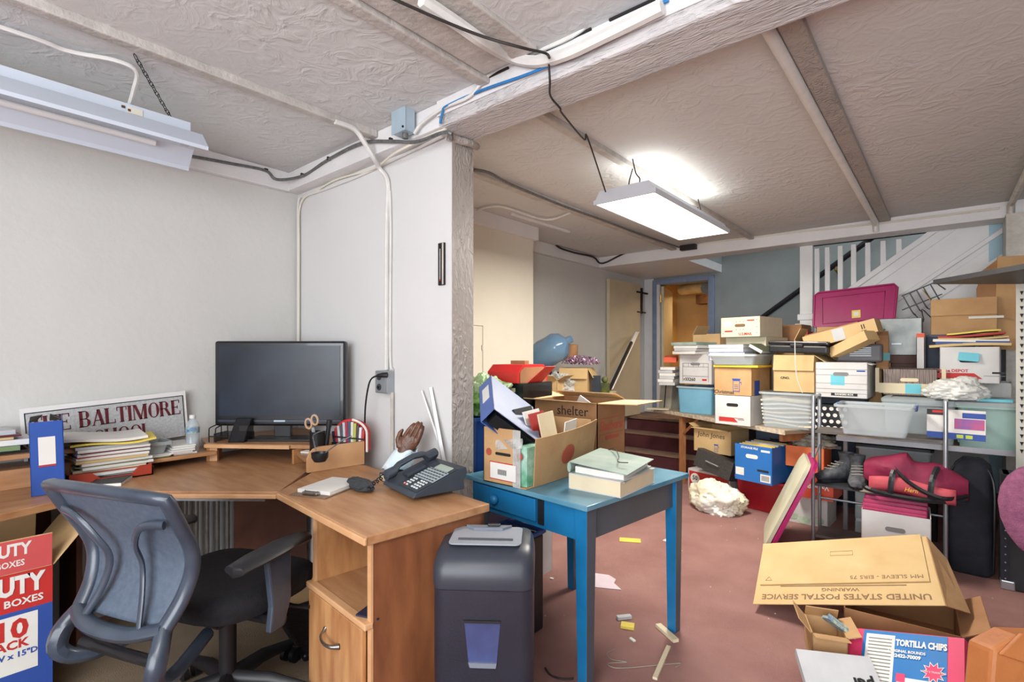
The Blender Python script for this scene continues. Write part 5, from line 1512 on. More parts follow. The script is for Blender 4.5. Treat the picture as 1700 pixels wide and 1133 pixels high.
# white office box right
t = filebox('red_label_archive_box', 'white archive box with red label, blue note and overflowing folders', (0.0965, 4.4454, 1.0839, 0.2909, 0.2171), -4, .34, 1.085, 1.315, lid=False, hz=.62)
rq = (0.0965, 4.4454, 1.0839, 0.2909, 0.2171)
write('Office DEPOT', .026, 'print_red', t, (-.08, -.001, .075), bold=.0008)
mark(t, -.07, 0, .043, .19, .036, 'print_red', name='red_label'); MB().prism([(0, 0), (.04, 0), (0, .036)], 'y', -.0012, 0).build('label_point', 'print_red', t, loc=(.025, 0, .025))
mark(t, .12, 0, .045, .10, .003, 'print_grey', name='print_line'); mark(t, .14, 0, .065, .06, .012, 'ink_black', name='barcode')
MB().box(.0, -.010, .165, .10, .014, .055, (math.radians(-14), math.radians(6), 0)).build('blue_note_pad', 'postit', t)
for k, (mat, lab, hh, w2) in enumerate((('manila', 'curled manila folders lying across the front of the overflowing archive box', .02, .40), ('folder_navy', 'navy folder on the overflowing archive box', .022, .36), ('paper', 'white papers on the overflowing archive box', .02, .37), ('manila', 'upper manila folder on the overflowing archive box', .012, .34), ('folder_red', 'red folder near the top of the overflowing archive box', .014, .33), ('folder_yellow', 'yellow and white sheets topping the overflowing archive box', .012, .26))):
    if mat == 'folder_navy':
        M('folder_navy', (44, 76, 140), .5)
    o = tag(MB().grid(lambda u, v: ((u - .5) * w2, (v - .5) * .3, .008 * math.sin(u * 3.1 + k)), 10, 3).build('heaped_folder', mat, solid=hh * .85), lab, 'folder', 'folders heaped on the archive box')
    o.location = (rq[0] + .01 + .01 * (k % 2), rq[1] + .17, 1.325 + k * .017); o.rotation_euler = (0, math.radians(-1.5), math.radians(-4 + k))
t = C('plain_white_box', 'plain white lidded box under the overflowing archive box', (0.2001, 4.6489, 0.9515, 0.2196, 0.1354), -3, .34, z=.985, top=1.08, mat='box_white')
t = C('rear_brown_carton', 'large brown carton with taped flap behind the overflowing archive box', (0.0741, 4.8598, 1.3893, 0.3568, 0.2471), -3, .38, z=1.41, top=1.665, mat='cardboard', flaps={'f': (264, .12), 'l': (120, .10), 'b': 0})
mark(t, .12, -.006, .115, .18, .016, 'paper', name='label_strip')
t = thing('tall_cardboard', 'tall bent cardboard sheet standing at the right behind the archive box', 'cardboard', (0.2907, 4.8935, 1.3361), 0, None, (0, math.radians(2), math.radians(10)))
t.location.z = 1.30
MB().box(.02, 0, .32, .16, .012, .64).build('panel', 'cardboard', t)
MB().prism([(-.13, 0), (-.06, 0), (-.06, .62), (-.13, .55), (-.16, .42)], 'y', .004, .014).build('torn_side', 'cardboard_brown', t)
# clear totes
M('tote_green', (172, 204, 196), .3, alpha=.62, var=.03)
t = T('wide_clear_tote', 'wide cloudy plastic tote with white lid left on the second table', (-0.1484, 4.2005, 0.7245, 0.3596, 0.2536), 0, .42, 'frost_plastic', z=.702, top=.955, lid='frost_plastic', taper=.94)
t = T('green_tinted_tote', 'large green-tinted clear tote at the right end of the second table', (0.2211, 4.1859, 0.7232, 0.3627, 0.2485), 0, .44, 'tote_green', z=.702, top=.955, lid='frost_plastic', taper=.95)
gq = (0.2211, 4.1859, 0.7232, 0.3627, 0.2485)
o = tag(MB().box(gq[0], gq[1] + .2, .82, .36, .25, .2).build('inner_sheet_stack', M('pale_green', (196, 220, 210), .6)), 'pale green sheets packed inside the green-tinted tote', 'papers')
t = thing('product_box', 'retail box printed with blue and red picture leaning on the clear totes', 'box', (0.0269, 3.9505, 0.7741), -4, None, (math.radians(-4), 0, math.radians(-4)))
t.location.z = .775
MB().span(-.13, .13, 0, .03, 0, .17).build('box', 'paper', t)
mark(t, 0, 0, .018, .26, .036, 'print_blue', name='blue_band'); mark(t, -.09, 0, .152, .08, .034, 'ink_black', name='dark_corner'); mark(t, -.08, -.001, .155, .05, .014, 'print_red', name='red_logo')
mark(t, .08, 0, .14, .10, .03, 'print_blue', name='blue_band'); mark(t, .06, 0, .09, .13, .06, M('print_mix', (60, 90, 180), .5, rgb2=(224, 70, 80), vs=9), name='picture')
mark(t, .02, -.001, .018, .03, .02, M('lime', (190, 210, 60), .5), name='seal'); mark(t, .06, -.001, .018, .03, .02, 'lime', name='seal')
o = blob('white_plastic_bag', 'crumpled white plastic bag on the lids of the clear totes', 'bag', (0.0403, 4.2499, 0.9851), .16, .13, .085, 'bag_white', .22, 1.8, 4)
o.location.z = .99
o = tag(MB().box(0, 0, .008, .16, .1, .015).build('card_pack', 'postit'), 'small pale card pack on the right tote lid', 'card'); o.location = (0.2042, 4.2313, 0.9813); o.location.z = .985
# magenta lid and wire rack
M('magenta', (164, 20, 96), .45, rgb2=(146, 14, 84), vs=5)
t = thing('magenta_tote_cover', 'large magenta tote lid standing against the white staircase', 'lid', (-0.6005, 5.0568, 1.5273), 0, None, (math.radians(-12), math.radians(-3), math.radians(-2)))
t.location.z = 1.50
MB().rings([[(x * s + .0, y, z * (1 if s == 1 else 1) + .0) for x, z in ((-.29, .03), (-.26, .0), (.24, .0), (.27, .03), (.30, .29), (.28, .32), (-.25, .32), (-.28, .30))] for y, s in ((.0, 1), (.02, 1.0))]).build('lid', 'magenta', t, bevel=.006)
MB().tube([(-.29, 0, .03), (-.26, 0, .0), (.24, 0, .0), (.27, 0, .03), (.30, 0, .29), (.28, 0, .32), (-.25, 0, .32), (-.28, 0, .30)], .009, 6, loop=True).build('rim', 'magenta', t, smooth=True)
MB().tube([(-.22, -.002, .04), (.20, -.002, .04), (.22, -.002, .27), (-.22, -.002, .27)], .005, 6, loop=True).build('ridge', 'magenta', t, smooth=True)
mark(t, .02, 0, .10, .06, .065, 'folder_yellow', name='yellow_label'); mark(t, .02, -.001, .10, .035, .035, 'paper', name='label_print')
t = C('lid_support_carton', 'carton at the very back holding up the magenta lid', (-0.5874, 4.8799, 0.7354, 0.5021, 0.6682), 0, .24, z=.702, top=1.49, mat='cardboard')
t = thing('white_step_board', 'white boards laid under the foot of the newel post', 'board', (-1.0174, 5.4901, 1.5128))
MB().box(0, 0, .0, .16, .1, .02).build('board', 'white_paint', t); MB().box(.01, .0, .03, .2, .12, .02).build('upper_board', 'white_paint', t)
t = thing('wire_rack', 'bent black wire rack leaning before the white stair panel', 'rack', (-0.1419, 4.9862, 1.6468), 0, None, (0, math.radians(-24), 0))
for k in range(5):
    x = -.09 + k * .045
    MB().tube(smoothpath([(x, 0, .12), (x, 0, -.02), (x + .01, -.03, -.05)], 3), .004, 6).build('wire', 'plastic_dark', t)
MB().tube([(-.10, 0, .12), (.12, 0, .12), (.15, -.02, .04)], .005, 6).build('frame_wire', 'plastic_dark', t)
MB().tube([(-.14, 0, .02), (.12, 0, .02)], .004, 6).build('frame_wire', 'plastic_dark', t)
MB().tube(smoothpath([(-.09, -.01, -.03), (-.06, -.02, -.12), (-.03, -.01, -.03), (0.0, -.02, -.13), (.03, -.01, -.03)], 4), .004, 6).build('hook_wire', 'plastic_dark', t)
# metal shelving at the far right
M('shelf_black', (54, 54, 58), .45, .3, var=.1)
t = thing('metal_shelving', 'slotted cream post and black shelf plate at the right edge', 'shelving', (0, 0, 0))
MB().prism([(-.07, 3.78), (.36, 3.26), (1.0, 3.75), (.55, 4.28)], 'z', 1.665, 1.69).build('shelf_plate', 'shelf_black', t)
po = MB().span(.285, .33, 4.03, 4.034, 0, 1.66).span(.326, .33, 4.03, 4.07, 0, 1.66).build('post', M('post_cream', (206, 204, 190), .5), t)
for k in range(22):
    MB().prism([(.300, 1.62 - k * .042), (.316, 1.62 - k * .042), (.308, 1.598 - k * .042)], 'y', 4.027, 4.0295).build('slot', 'gap_dark', po)
for (x, y) in ((.98, 3.76), (.36, 3.28)):
    MB().span(x - .02, x + .02, y - .002, y + .002, 0, 1.66).build('post', 'post_cream', t) if x > .9 else None

# ---------------- metal cart
M('chrome', (176, 180, 186), .3, .75, var=.05)
M('shelf_board', (112, 104, 98), .6, rgb2=(86, 80, 76), vs=10)
M('shelf_dark', (46, 48, 52), .5)
t = thing('metal_cart', 'tubular metal shelf cart standing before the second table', 'cart', (-.691, 3.92, 0), 0)
for x in (0, .675):
    MB().tube(smoothpath([(x, 0, 0), (x, 0, .90), (x, .03, .965), (x, .12, .985), (x, .20, .965), (x, .22, .90), (x, .22, 0)], 3), .0115, 10).build('side_frame', 'chrome', t, smooth=True)
    MB().tube([(x, 0, .30), (x, .22, .30)], .008, 8).build('side_rail', 'chrome', t, smooth=True)
MB().tube([(0, .22, .27), (.675, .22, .27)], .008, 8).build('back_rail', 'chrome', t, smooth=True)
MB().tube([(0, .0, .56), (0, .22, .64)], .006, 6).build('brace', 'chrome', t)
for z, mat in ((.765, 'shelf_board'), (.415, 'shelf_dark'), (.075, 'shelf_board')):
    MB().span(.012, .663, -.005, .225, z - .018, z).build('shelf', mat, t)
tag(MB().span(-.43, -.16, 3.90, 3.908, .405, .433).build('shelf_label', 'paper_cream'), 'cream strip label along the middle cart shelf edge', 'label strip')
t = T('shallow_tote', 'shallow clear tote with blue latches on the upper cart shelf', (-0.3549, 3.8175, 0.7582, 0.3824, 0.1974), 0, .30, 'clear_plastic', z=.767, top=.95, rim='frost_plastic', taper=.82)
tw = (-0.3549, 3.8175, 0.7582, 0.3824, 0.1974)[3]
for sx in (-1, 1):
    MB().box(sx * (tw / 2 + .012), .15, .172, .014, .09, .03).build('latch', 'binder_blue', t, bevel=.003)
# boots
M('boot', (64, 66, 70), .7, rgb2=(100, 102, 106), vs=25, bump=.5, bs=60)
for k, (u, v, d_, rz_, lab) in enumerate(((1381, 803, 3.42, -48, 'left worn grey work boot on the middle cart shelf'), (1417, 810, 3.28, 6, 'right worn grey work boot beside the maroon duffel bag'))):
    p = (-0.5927, 3.9768, 0.414) if k == 0 else (-0.4635, 3.9027, 0.4223)
    t = thing('work_boot', lab, 'boot', (p[0] + .01, p[1] + .08, .417), rz_, 'pair of work boots'); t.scale = (1.12, 1.0, 1.15)
    sec = []
    for y, z0, z1, hw in ((-.125, .012, .03, .012), (-.12, .01, .045, .035), (-.08, .01, .062, .045), (-.03, .01, .08, .042), (.01, .01, .105, .038), (.04, .01, .125, .037), (.10, .01, .12, .036), (.12, .012, .09, .028)):
        sec.append([(hw * math.cos(q * PI / 6), y, (z0 + z1) / 2 + (z1 - z0) / 2 * math.sin(q * PI / 6)) for q in range(12)])
    MB().rings(sec).build('upper', 'boot', t, smooth=True)
    MB().rings([[(.038 * s * math.cos(q * PI / 8), .075 + .045 * s * math.sin(q * PI / 8), z) for q in range(16)] for z, s in ((.09, .9), (.13, .95), (.165, 1.12), (.165, .95), (.12, .8))]).build('ankle_cuff', 'boot', t, smooth=True)
    MB().rings([[(hw * math.cos(q * PI / 6), .0 + yy * math.sin(q * PI / 6), z) for q in range(12)] for z, hw, yy in ((0, .043, .125), (.018, .045, .13))]).build('sole', 'plastic_dark', t)
    for j in range(4):
        MB().tube([(-.028, -.06 + j * .025, .073 + j * .012), (.028, -.045 + j * .025, .075 + j * .012)], .003, 5).build('lace', 'volume_grey', t)
# duffel
M('duffel_maroon', (148, 34, 72), .7, rgb2=(112, 22, 54), vs=7, bump=.4, bs=14)
M('duffel_pink', (196, 84, 92), .7, rgb2=(170, 60, 74), vs=9, bump=.3, bs=14)
dq = (-0.1824, 3.7998, 0.4544)
t = thing('duffel_bag', 'maroon and salmon duffel bag with black straps on the middle cart shelf', 'duffel bag', (dq[0] + .02, dq[1] + .13, .417), -3); t.scale = (.88, 1, 1)
secs = []
for i in range(17):
    x = -.28 + i * .035
    e = math.sin(PI * min(1, max(0, (i + .6) / 17.2))) ** .45
    ring = []
    for q in range(20):
        a = 2 * PI * q / 20
        n_ = mn.noise(Vector((x * 7, math.cos(a) * 1.5, math.sin(a) * 1.5))) * .03
        z = max(0, .105 + (.115 + n_) * math.sin(a) * e + (.03 if i < 8 else -.01))
        ring.append((x, (.10 + n_) * math.cos(a) * e, z if math.sin(a) > -.5 else max(0, z - .03)))
    secs.append(ring)
MB().rings(secs).build('bag_body', 'duffel_maroon', t, smooth=True)
MB().grid(lambda u, v: (-.235 + u * .46 , -.112 - .012 * math.sin(PI * v), .02 + v * .085 + .015 * math.sin(u * 5)), 12, 4).build('front_pocket', 'duffel_pink', t, smooth=True, solid=.006)
for x in (-.11, .10):
    MB().tube(smoothpath([(x, -.125, .0), (x, -.135, .06), (x + .01, -.12, .14), (x + .03, -.05, .20)], 4), .016, 4, sq=.25, up=(1, 0, 0)).build('strap', 'plastic_dark', t)
MB().tube(smoothpath([(-.10, -.09, .17), (-.02, -.135, .11), (.08, -.15, .06), (.18, -.14, .04), (.28, -.08, .06)], 4), .014, 4, sq=.3).build('shoulder_strap', 'plastic_dark', t)
MB().tube(smoothpath([(-.27, 0, .05), (-.25, -.11, .03), (-.1, -.125, .01), (.1, -.125, .012), (.27, -.07, .03)], 4), .016, 6).build('base_trim', 'plastic_dark', t)
write('Herff', .035, 'folder_amber', t, (.0, -.140, .06), rot=(PI / 2, 0, -.0), shear=.3)
# objects behind the cart
t = T('black_lidded_tote', 'clear tote with black lid and papers behind the maroon duffel bag', (-0.3018, 4.4908, 0.3766, 0.4116, 0.2444), 0, .3, 'clear_plastic', z=.36, top=.60, lid='plastic_dark', taper=.95)
t = C('tote_plinth', 'grey plastic drawer unit on the floor behind the cart', (-0.4069, 4.3053, -0.0194, 0.1875, 0.3306), 0, .35, z=.001, top=.358, mat='paper_grey', cat='drawer unit')
for k in range(3):
    mark(t, 0, 0, .06 + k * .11, .19, .09, 'frost_plastic', name='drawer_front')
t = C('dark_plinth_crate', 'dark crate on the floor behind the right half of the cart', (-0.1691, 4.5067, -0.0194, 0.2149, 0.5786), 0, .3, z=.001, top=.358, mat='iron_dark')
stack(['lowest loose paper on the black lid behind the duffel bag', 'cream middle paper on the black lid behind the duffel bag', 'grey top paper on the black lid behind the duffel bag'], 'papers', 'loose_paper', (-0.3155, 4.5776, 0.6067), 12, [(.22, .16, .006, 'paper'), (.24, .15, .006, 'paper_cream'), (.2, .14, .006, 'paper_grey')], .03, 'papers on the black lid', 2)
# white box with magenta folders
t = filebox('maroon_file_box', 'open white file box holding maroon folders on the floor by the cart', (-0.2384, 3.7045, 0.1703, 0.3236, 0.2255), 2, .30, .078, .345, lid=False, hz=.66)
mq = (-0.2384, 3.7045, 0.1703, 0.3236, 0.2255)
M('rose_cloth', (170, 44, 92), .55, rgb2=(150, 34, 78), vs=10)
for k in range(5):
    b = tag(MB().box(0, 0, 0, .31, .035, .25).build('maroon_folder', 'rose_cloth', bevel=.006), ['front', 'second', 'third', 'fourth', 'rearmost'][k] + ' maroon folder in the open white file box', 'folder', 'maroon folders in the file box')
    b.location = (mq[0] - .012, mq[1] + .05 + k * .048, .225 + k * .014); b.rotation_euler = (math.radians(-6), 0, math.radians(2))

# ---------------- under the left table
t = carton('fifty_pack_box', 'red and white box marked 50 on the floor by the trestle leg', 'box', (-1.6721, 4.7434, -0), -16, .44, .26, .19, 'box_white', {'f': 0, 'b': 0})
mark(t, .0, 0, .095, .41, .16, 'print_red', name='red_panel')
MB().cyl((-.14, -.0035, .11), .05, .002, 24, 'y').build('white_disc', 'paper', t)
write('50', .055, 'ink_black', t, (-.14, -.005, .115), bold=.001)
t = thing('tilted_drawer', 'dark grey drawer front with metal pull lying on the red and white box', 'drawer', (-1.5841, 4.5529, 0.3166), 0, None, (math.radians(-8), math.radians(12), math.radians(-18)))
t.location.z = .235
MB().span(-.19, .18, 0, .24, 0, .16).build('drawer_box', M('drawer_grey', (66, 62, 60), .6, rgb2=(48, 46, 46), vs=60), t, bevel=.002)
MB().tube([(-.06, 0, .08), (-.06, -.025, .085), (.06, -.025, .085), (.06, 0, .08)], .006, 6).build('pull', 'steel_box', t)
t = C('marker_named_carton', 'tan carton with handwritten name and blue mug print under the folding table', (-1.6196, 4.6859, 0.2911, 0.3631, 0.2904), -12, .30, z=.385, top=.60, mat='cardboard_tan', flaps={'f': (180, .05), 'b': (20, .1), 'l': (150, .06)})
write('John Jones', .062, 'ink_black', t, (-.01, -.001, .155), shear=.1)
cup_print(t, .04, .015, .035)
t = C('carton_support', 'plain box on the floor under the name-marked carton', (-1.6597, 4.9539, -0.0512, 0.3959, 0.2936), -12, .25, z=0, top=.383, mat='cardboard_brown')
t = T('red_tote', 'dark red plastic tote with a white label under the blue file box', (-1.1768, 4.4731, 0.0078, 0.3949, 0.2573), -14, .34, M('tote_red', (158, 28, 40), .35, rgb2=(136, 20, 32), vs=5), z=.003, top=.255, taper=.9)
mark(t, -.01, .012, .16, .11, .07, 'paper', name='label'); mark(t, .012, .0105, .165, .05, .03, 'orange_plain', name='label_print')
t = C('blue_file_box', 'bright blue printed file box stuffed with files on the red tote', (-1.1832, 4.3468, 0.2583, 0.3059, 0.2897), -14, .38, 'file box', z=.258, top=.545, mat=M('file_box_blue', (36, 110, 186), .5))
pill(t, -.01, 0, .20, .10, .032, 'paper')
mark(t, -.11, 0, .07, .07, .06, 'paper', name='white_arrow'); mark(t, .10, 0, .045, .08, .06, 'paper', name='barcode_label'); mark(t, .08, 0, .10, .09, .016, 'ink_black', name='black_strip')
for k in range(7):
    MB().box(.072 + k * .009, -.0016, .045, .004, .001, .04).build('barcode_bar', 'ink_black', t)
write('STORAGE FILE', .022, 'paper', t, (-.03, -.001, .265), bold=.0006); mark(t, .10, 0, .255, .07, .016, 'paper', name='size_print')
fq = (-1.1832, 4.3468, 0.2583, 0.3059, 0.2897)
for k in range(8):
    o = tag(MB().box(0, 0, 0, .27, .014, .24).build('hanging_file', ['manila', 'folder_yellow', 'paper', 'folder_green', 'paper', 'manila', 'iron_dark', 'file_black'][k], bevel=.001), ['front manila', 'yellow', 'first white', 'green', 'second white', 'rear manila', 'dark grey', 'rearmost black'][k] + ' file standing in the blue file box', 'file', 'files in the blue file box')
    o.location = (fq[0] + .01 + k * .011, fq[1] + .04 + k * .042, .425 + .004 * (k % 3)); o.rotation_euler = (0, 0, math.radians(-14))
M('cabinet_blue_grey', (92, 110, 132), .45, .3, rgb2=(78, 94, 114), vs=5)
t = C('grey_filing_cabinet', 'low blue-grey filing cabinet with black pulls under the folding table', (-1.1786, 5.0563, -0.1391, 0.3373, 0.7422), -2, .20, 'cabinet', z=0, top=.62, mat='cabinet_blue_grey', flaps={'f': 0, 'b': 0})
for z in (.17, .46):
    df = mark(t, 0, 0, z, .34, .26, 'cabinet_blue_grey', name='drawer', lift=.006)
    MB().tube([(-.05, -.006, z + .05), (-.04, -.03, z + .045), (.04, -.03, z + .045), (.05, -.006, z + .05)], .006, 6).build('pull', 'plastic_dark', df)
t = C('dark_blue_cabinet', 'dark navy metal cabinet standing under the table behind the boots', (-0.7918, 5.0965, -0.2257, 0.3983, 0.8093), 0, .24, 'cabinet', z=0, top=.63, mat=M('cabinet_navy', (44, 56, 76), .4, .3), flaps={'f': 0, 'b': 0})
mark(t, .05, 0, .48, .10, .025, 'steel_box', name='handle', lift=.01)
t = C('green_print_box', 'white fruit box with green leaf print on the floor behind the cart', (-0.8088, 4.347, -0.013, 0.2717, 0.1922), -3, .28, z=.002, top=.225, mat='box_white', flaps={'f': 0, 'b': 0})
for k, (x, z) in enumerate(((-.10, .05), (-.02, .03), (.07, .045))):
    MB().ball((x, -.001, z), .045, .002, .03, 14, 6).build('leaf_print', M('leaf_pale', (140, 172, 140), .6, rgb2=(200, 214, 196), vs=20), t)
t = C('orange_crate_box', 'orange-red printed box upside down on the green-print box', (-0.7469, 4.2419, 0.1873, 0.2535, 0.1516), -3, .28, z=.227, top=.40, mat=M('orange_box', (222, 84, 56), .5), flaps={'f': 0, 'b': 0})
o = write('Value Pack', .045, 'paper', t, (0, -.001, .09), rot=(PI / 2, PI, 0), bold=.001)
t = C('open_orange_bag', 'open orange paper sack stuffed with brown bags behind the leaning lids', (-0.8456, 4.4596, 0.2676, 0.2638, 0.1885), -3, .24, cat='sack', z=.402, top=.56, mat=M('orange_sack', (226, 122, 70), .7))
o = blob('brown_sack', 'crumpled brown paper sack on the orange box', 'sack', (-0.8075, 4.5808, 0.4417), .15, .1, .07, 'volume_grey', .3, 3, 7)
o.location.z = .545
# leaning lids
M('lid_beige', (196, 192, 168), .45, rgb2=(180, 178, 152), vs=6)


def lid_shape(m, t0, t1, hw, ln):
    def rg(t_, k):
        pts = []
        for cx, cz, a0 in ((hw - .06, ln - .06, 0), (-hw + .06, ln - .06, 90), (-hw + .06, .06, 180), (hw - .06, .06, 270)):
            for q in range(5):
                a = math.radians(a0 + q * 22.5)
                pts.append((t_, (cx + .06 * math.cos(a)) * k, ln / 2 + (cz - ln / 2 + .06 * math.sin(a)) * k))
        return pts
    return m.rings([rg(t0, .9), rg(t0 + (t1 - t0) * .3, 1), rg(t1, 1)])


for nm, lab, mat, off in (('beige_lid', 'beige oval tote lid leaning against the cart', 'lid_beige', 0), ('magenta_small_lid', 'magenta tote lid leaning behind the beige lid on the cart', 'magenta', .032)):
    o = tag(lid_shape(MB(), 0, .03, .24, .62).build(nm, mat, smooth=True), lab, 'lid')
    o.location = (-.985 + off * 1.2, 3.84, .014 + off * .3)
    o.rotation_euler = (0, math.radians(24), math.radians(14))
# plastic bag on floor
o = blob('yellow_white_bag', 'knotted white plastic bag with yellow contents on the carpet', 'bag', (-1.4398, 4.2768, 0), .23, .17, .16, M('bag_yellowish', (228, 230, 226), .4, rgb2=(230, 226, 190), vs=3.5, bump=.6, bs=20), .22, 1.7, 11, rot=-20)

# ---------------- cases and chair at the right
M('fabric_black', (34, 36, 46), .85, rgb2=(24, 24, 32), vs=12, bump=.4, bs=25)
t = thing('soft_case', 'tall black padded soft instrument case standing on the carpet by the cart', 'case', (0.0897, 3.9512, 0.0226), -4)
t.location.z = 0
def srect(z, hx, hy, cy, c=.035):
    pts = []
    for sx, sy, a0 in ((1, 1, 0), (-1, 1, 90), (-1, -1, 180), (1, -1, 270)):
        for q in range(4):
            a = math.radians(a0 + q * 30)
            pts.append((sx * (hx - c) + c * math.cos(a) + .006 * math.sin(z * 22), cy + sy * (hy - c) + c * math.sin(a), z))
    return pts
MB().rings([srect(.0, .085, .10, .12), srect(.02, .095, .11, .12), srect(.2, .10, .115, .12), srect(.42, .098, .11, .12), srect(.56, .095, .10, .12), srect(.62, .08, .085, .12), srect(.66, .045, .05, .12, .03)]).build('case_body', 'fabric_black', t, smooth=60)
MB().tube(smoothpath([(.098, .03, .03), (.103, .0, .3), (.098, .02, .55), (.04, .08, .65)], 5), .006, 6).build('piping', 'plastic_dark', t, smooth=True)
MB().tube(smoothpath([(-.098, .03, .03), (-.103, .0, .3), (-.098, .02, .55), (-.04, .08, .65)], 5), .006, 6).build('piping', 'plastic_dark', t, smooth=True)
t = thing('road_case', 'black hard case with brass studs and steel corners at the right edge', 'case', (0.2193, 3.8512, 0.0085), 0)
t.location.z = 0
MB().span(0, .55, 0, .16, .0, .62).build('shell', M('case_hard', (28, 30, 36), .5, var=.2, vs=40), t, bevel=.006)
MB().span(-.006, .03, -.006, .16, .0, .62).build('edge_trim', 'fabric_black', t)
for k in range(13):
    MB().ball((.012, -.009, .06 + k * .043), .004, .003, .004, 8, 6).build('stud', 'chrome', t)
MB().span(-.008, .05, -.012, .05, 0, .05).build('steel_corner', 'chrome', t, bevel=.006)
MB().tube([(.2, .12, .62), (.2, .12, .66), (.36, .12, .66), (.36, .12, .62)], .01, 6).build('handle', 'chrome', t, smooth=True)
M('chair_mauve', (150, 90, 122), .9, rgb2=(128, 72, 104), vs=40, bump=.5, bs=160)
t = thing('mauve_chair', 'mauve upholstered chair back at the right edge in front of the hard case', 'chair', (0.3458, 3.3035, 0.5685), -35)
t.location.z = 0
MB().rings([[(hx * math.cos(q * PI / 10), y + .0, .565 + hz * math.sin(q * PI / 10) * (1 if math.sin(q * PI / 10) > 0 else 1.15) + (-.0)) for q in range(20)] for y, hx, hz in ((-.035, .12, .14), (-.03, .185, .195), (0, .205, .215), (.02, .20, .21), (.035, .14, .15))]).build('backrest', 'chair_mauve', t, smooth=60)
MB().span(-.03, .03, .03, .045, .28, .5).build('back_bar', 'plastic_dark', t)
MB().rings([[(hx * math.cos(q * PI / 10), .26 + hx * math.sin(q * PI / 10), z) for q in range(20)] for z, hx in ((.37, .18), (.39, .22), (.43, .22), (.45, .18))]).build('seat', 'chair_mauve', t, smooth=True)
MB().cyl((0, .26, .06), .025, .31, 10).build('column', 'plastic_dark', t)
for k in range(4):
    a = PI / 4 + k * PI / 2
    MB().tube([(0, .26, .09), (.2 * math.cos(a), .26 + .2 * math.sin(a), .02)], .018, 6).build('foot', 'plastic_dark', t)

# ---------------- cardboard on the floor
t = thing('mail_sleeve', 'large flattened tan mail sleeve with printed lines lying across the floor cartons', 'cardboard', (0, 0, 0))
a, b, c, d = Vector((-.737, 2.714, .035)), Vector((-.012, 2.77, .234)), Vector((-.083, 3.2, .379)), Vector((-.739, 3.2, .192))
ex = (b - a).normalized(); up_ = (d - a); up_ -= ex * up_.dot(ex); L2 = up_.length; up_.normalize(); nz = ex.cross(up_)
W2 = (b - a).length
mt = Matrix((ex, up_, nz)).transposed().to_4x4(); mt.translation = a
t.matrix_world = mt
MB().span(0, W2, 0, L2, 0, .004).build('lower_panel', 'cardboard_tan', t)
MB().prism([(.02, .14), (W2 - .03, .15), (W2 - .02, L2 + .01), (-.0, L2)], 'z', .006, .011).build('upper_panel', 'cardboard_tan', t)
MB().slab([(W2, 0, 0), (W2 + .07, .10, -.11), (W2 + .05, L2 - .04, -.10), (W2, L2, 0)], .004).build('side_flap', 'cardboard', t)
write('UNITED STATES POSTAL SERVICE', .052, 'print_brown', t, (W2 * .50, .055, .0045), rot=(0, 0, PI), sx=.88, bold=.001)
write('WARNING', .032, 'print_brown', t, (W2 * .5, .105, .0045), rot=(0, 0, PI), bold=.0005)
mark(t, W2 * .5, .132, .004, .52, .006, 'print_brown', 't', 'small_print')
write('MM SLEEVE - EIRS 75', .036, 'print_brown', t, (W2 - .19, .185, .0115), rot=(0, 0, PI), sx=.9)
m = MB().tube([(.045, .17, .0115), (.075, .17, .0115), (.06, .20, .0115)], .0015, 4, loop=True); m.build('recycle_mark', 'print_brown', t)
m = MB().tube([(.34, L2 * .72, .0115), (.44, L2 * .72, .0115), (.44, L2 * .79, .0115), (.34, L2 * .79, .0115)], .0012, 4, loop=True); m.build('printed_stamp', 'print_brown', t)
t = carton('floor_carton', 'big open brown carton on the floor holding up the mail sleeve', 'carton', (-.16, 2.73, 0), 3, .40, .38, .135, 'cardboard_brown', {'r': (150, .10)})
t.location.z = .002
t = C('crushed_carton', 'crushed tan carton with torn flaps left of the tortilla chips box', (-0.3702, 2.4369, 0.0061, 0.1275, 0.11), 20, .17, z=.002, top=.125, mat='cardboard', flaps={'f': (165, .06), 'l': (130, .07), 'r': (160, .05), 'b': (60, .05)})
t = thing('chips_box', 'pink and blue flattened tortilla chips box tilted on the floor', 'box')
a, b, dn = Vector((-.301, 2.56, .131)), Vector((.044, 2.45, .256)), Vector((.09, -.185, -.098))
ex = (b - a).normalized(); dn -= ex * dn.dot(ex); ez = -dn.normalized(); ey = ez.cross(ex)
mt = Matrix((ex, ey, ez)).transposed().to_4x4(); mt.translation = a - ez * .26
t.matrix_world = mt
MB().span(-.03, .38, 0, .05, 0, .26).build('box', M('chips_pink', (224, 64, 108), .5), t)
mark(t, .185, 0, .13, .29, .255, M('chips_blue', (34, 118, 186), .5), name='blue_print')
mark(t, .105, -.0012, .125, .105, .235, 'paper', name='nutrition_panel')
for k in range(16):
    mark(t, .105, -.0026, .225 - k * .0135, .085, .0035, 'print_grey', name='text_line', lift=.0008)
mark(t, .25, -.0012, .045, .155, .085, 'paper', name='white_panel')
write('TORTILLA CHIPS', .033, 'paper', t, (.246, -.0035, .215), sx=.68, bold=.0016)
write('22422-70009', .018, 'paper', t, (.20, -.0035, .165), bold=.0008)
write('ORIGINAL ROUNDS', .014, 'paper', t, (.20, -.0035, .183), bold=.0005)
st_ = []
for k in range(20):
    rr_ = .040 if k % 2 == 0 else .024
    st_.append((.29 + rr_ * math.cos(k * PI / 10), .12 + rr_ * math.sin(k * PI / 10)))
MB().prism(st_, 'y', -.0036, -.0024).build('starburst_white', 'paper', t)
MB().prism([(.29 + (a_ - .29) * .85, .12 + (b_ - .12) * .85) for a_, b_ in st_], 'y', -.0048, -.0037).build('starburst', 'chips_pink', t)
write('NOW 0 TRANS FAT', .009, 'paper', t, (.29, -.0052, .12))
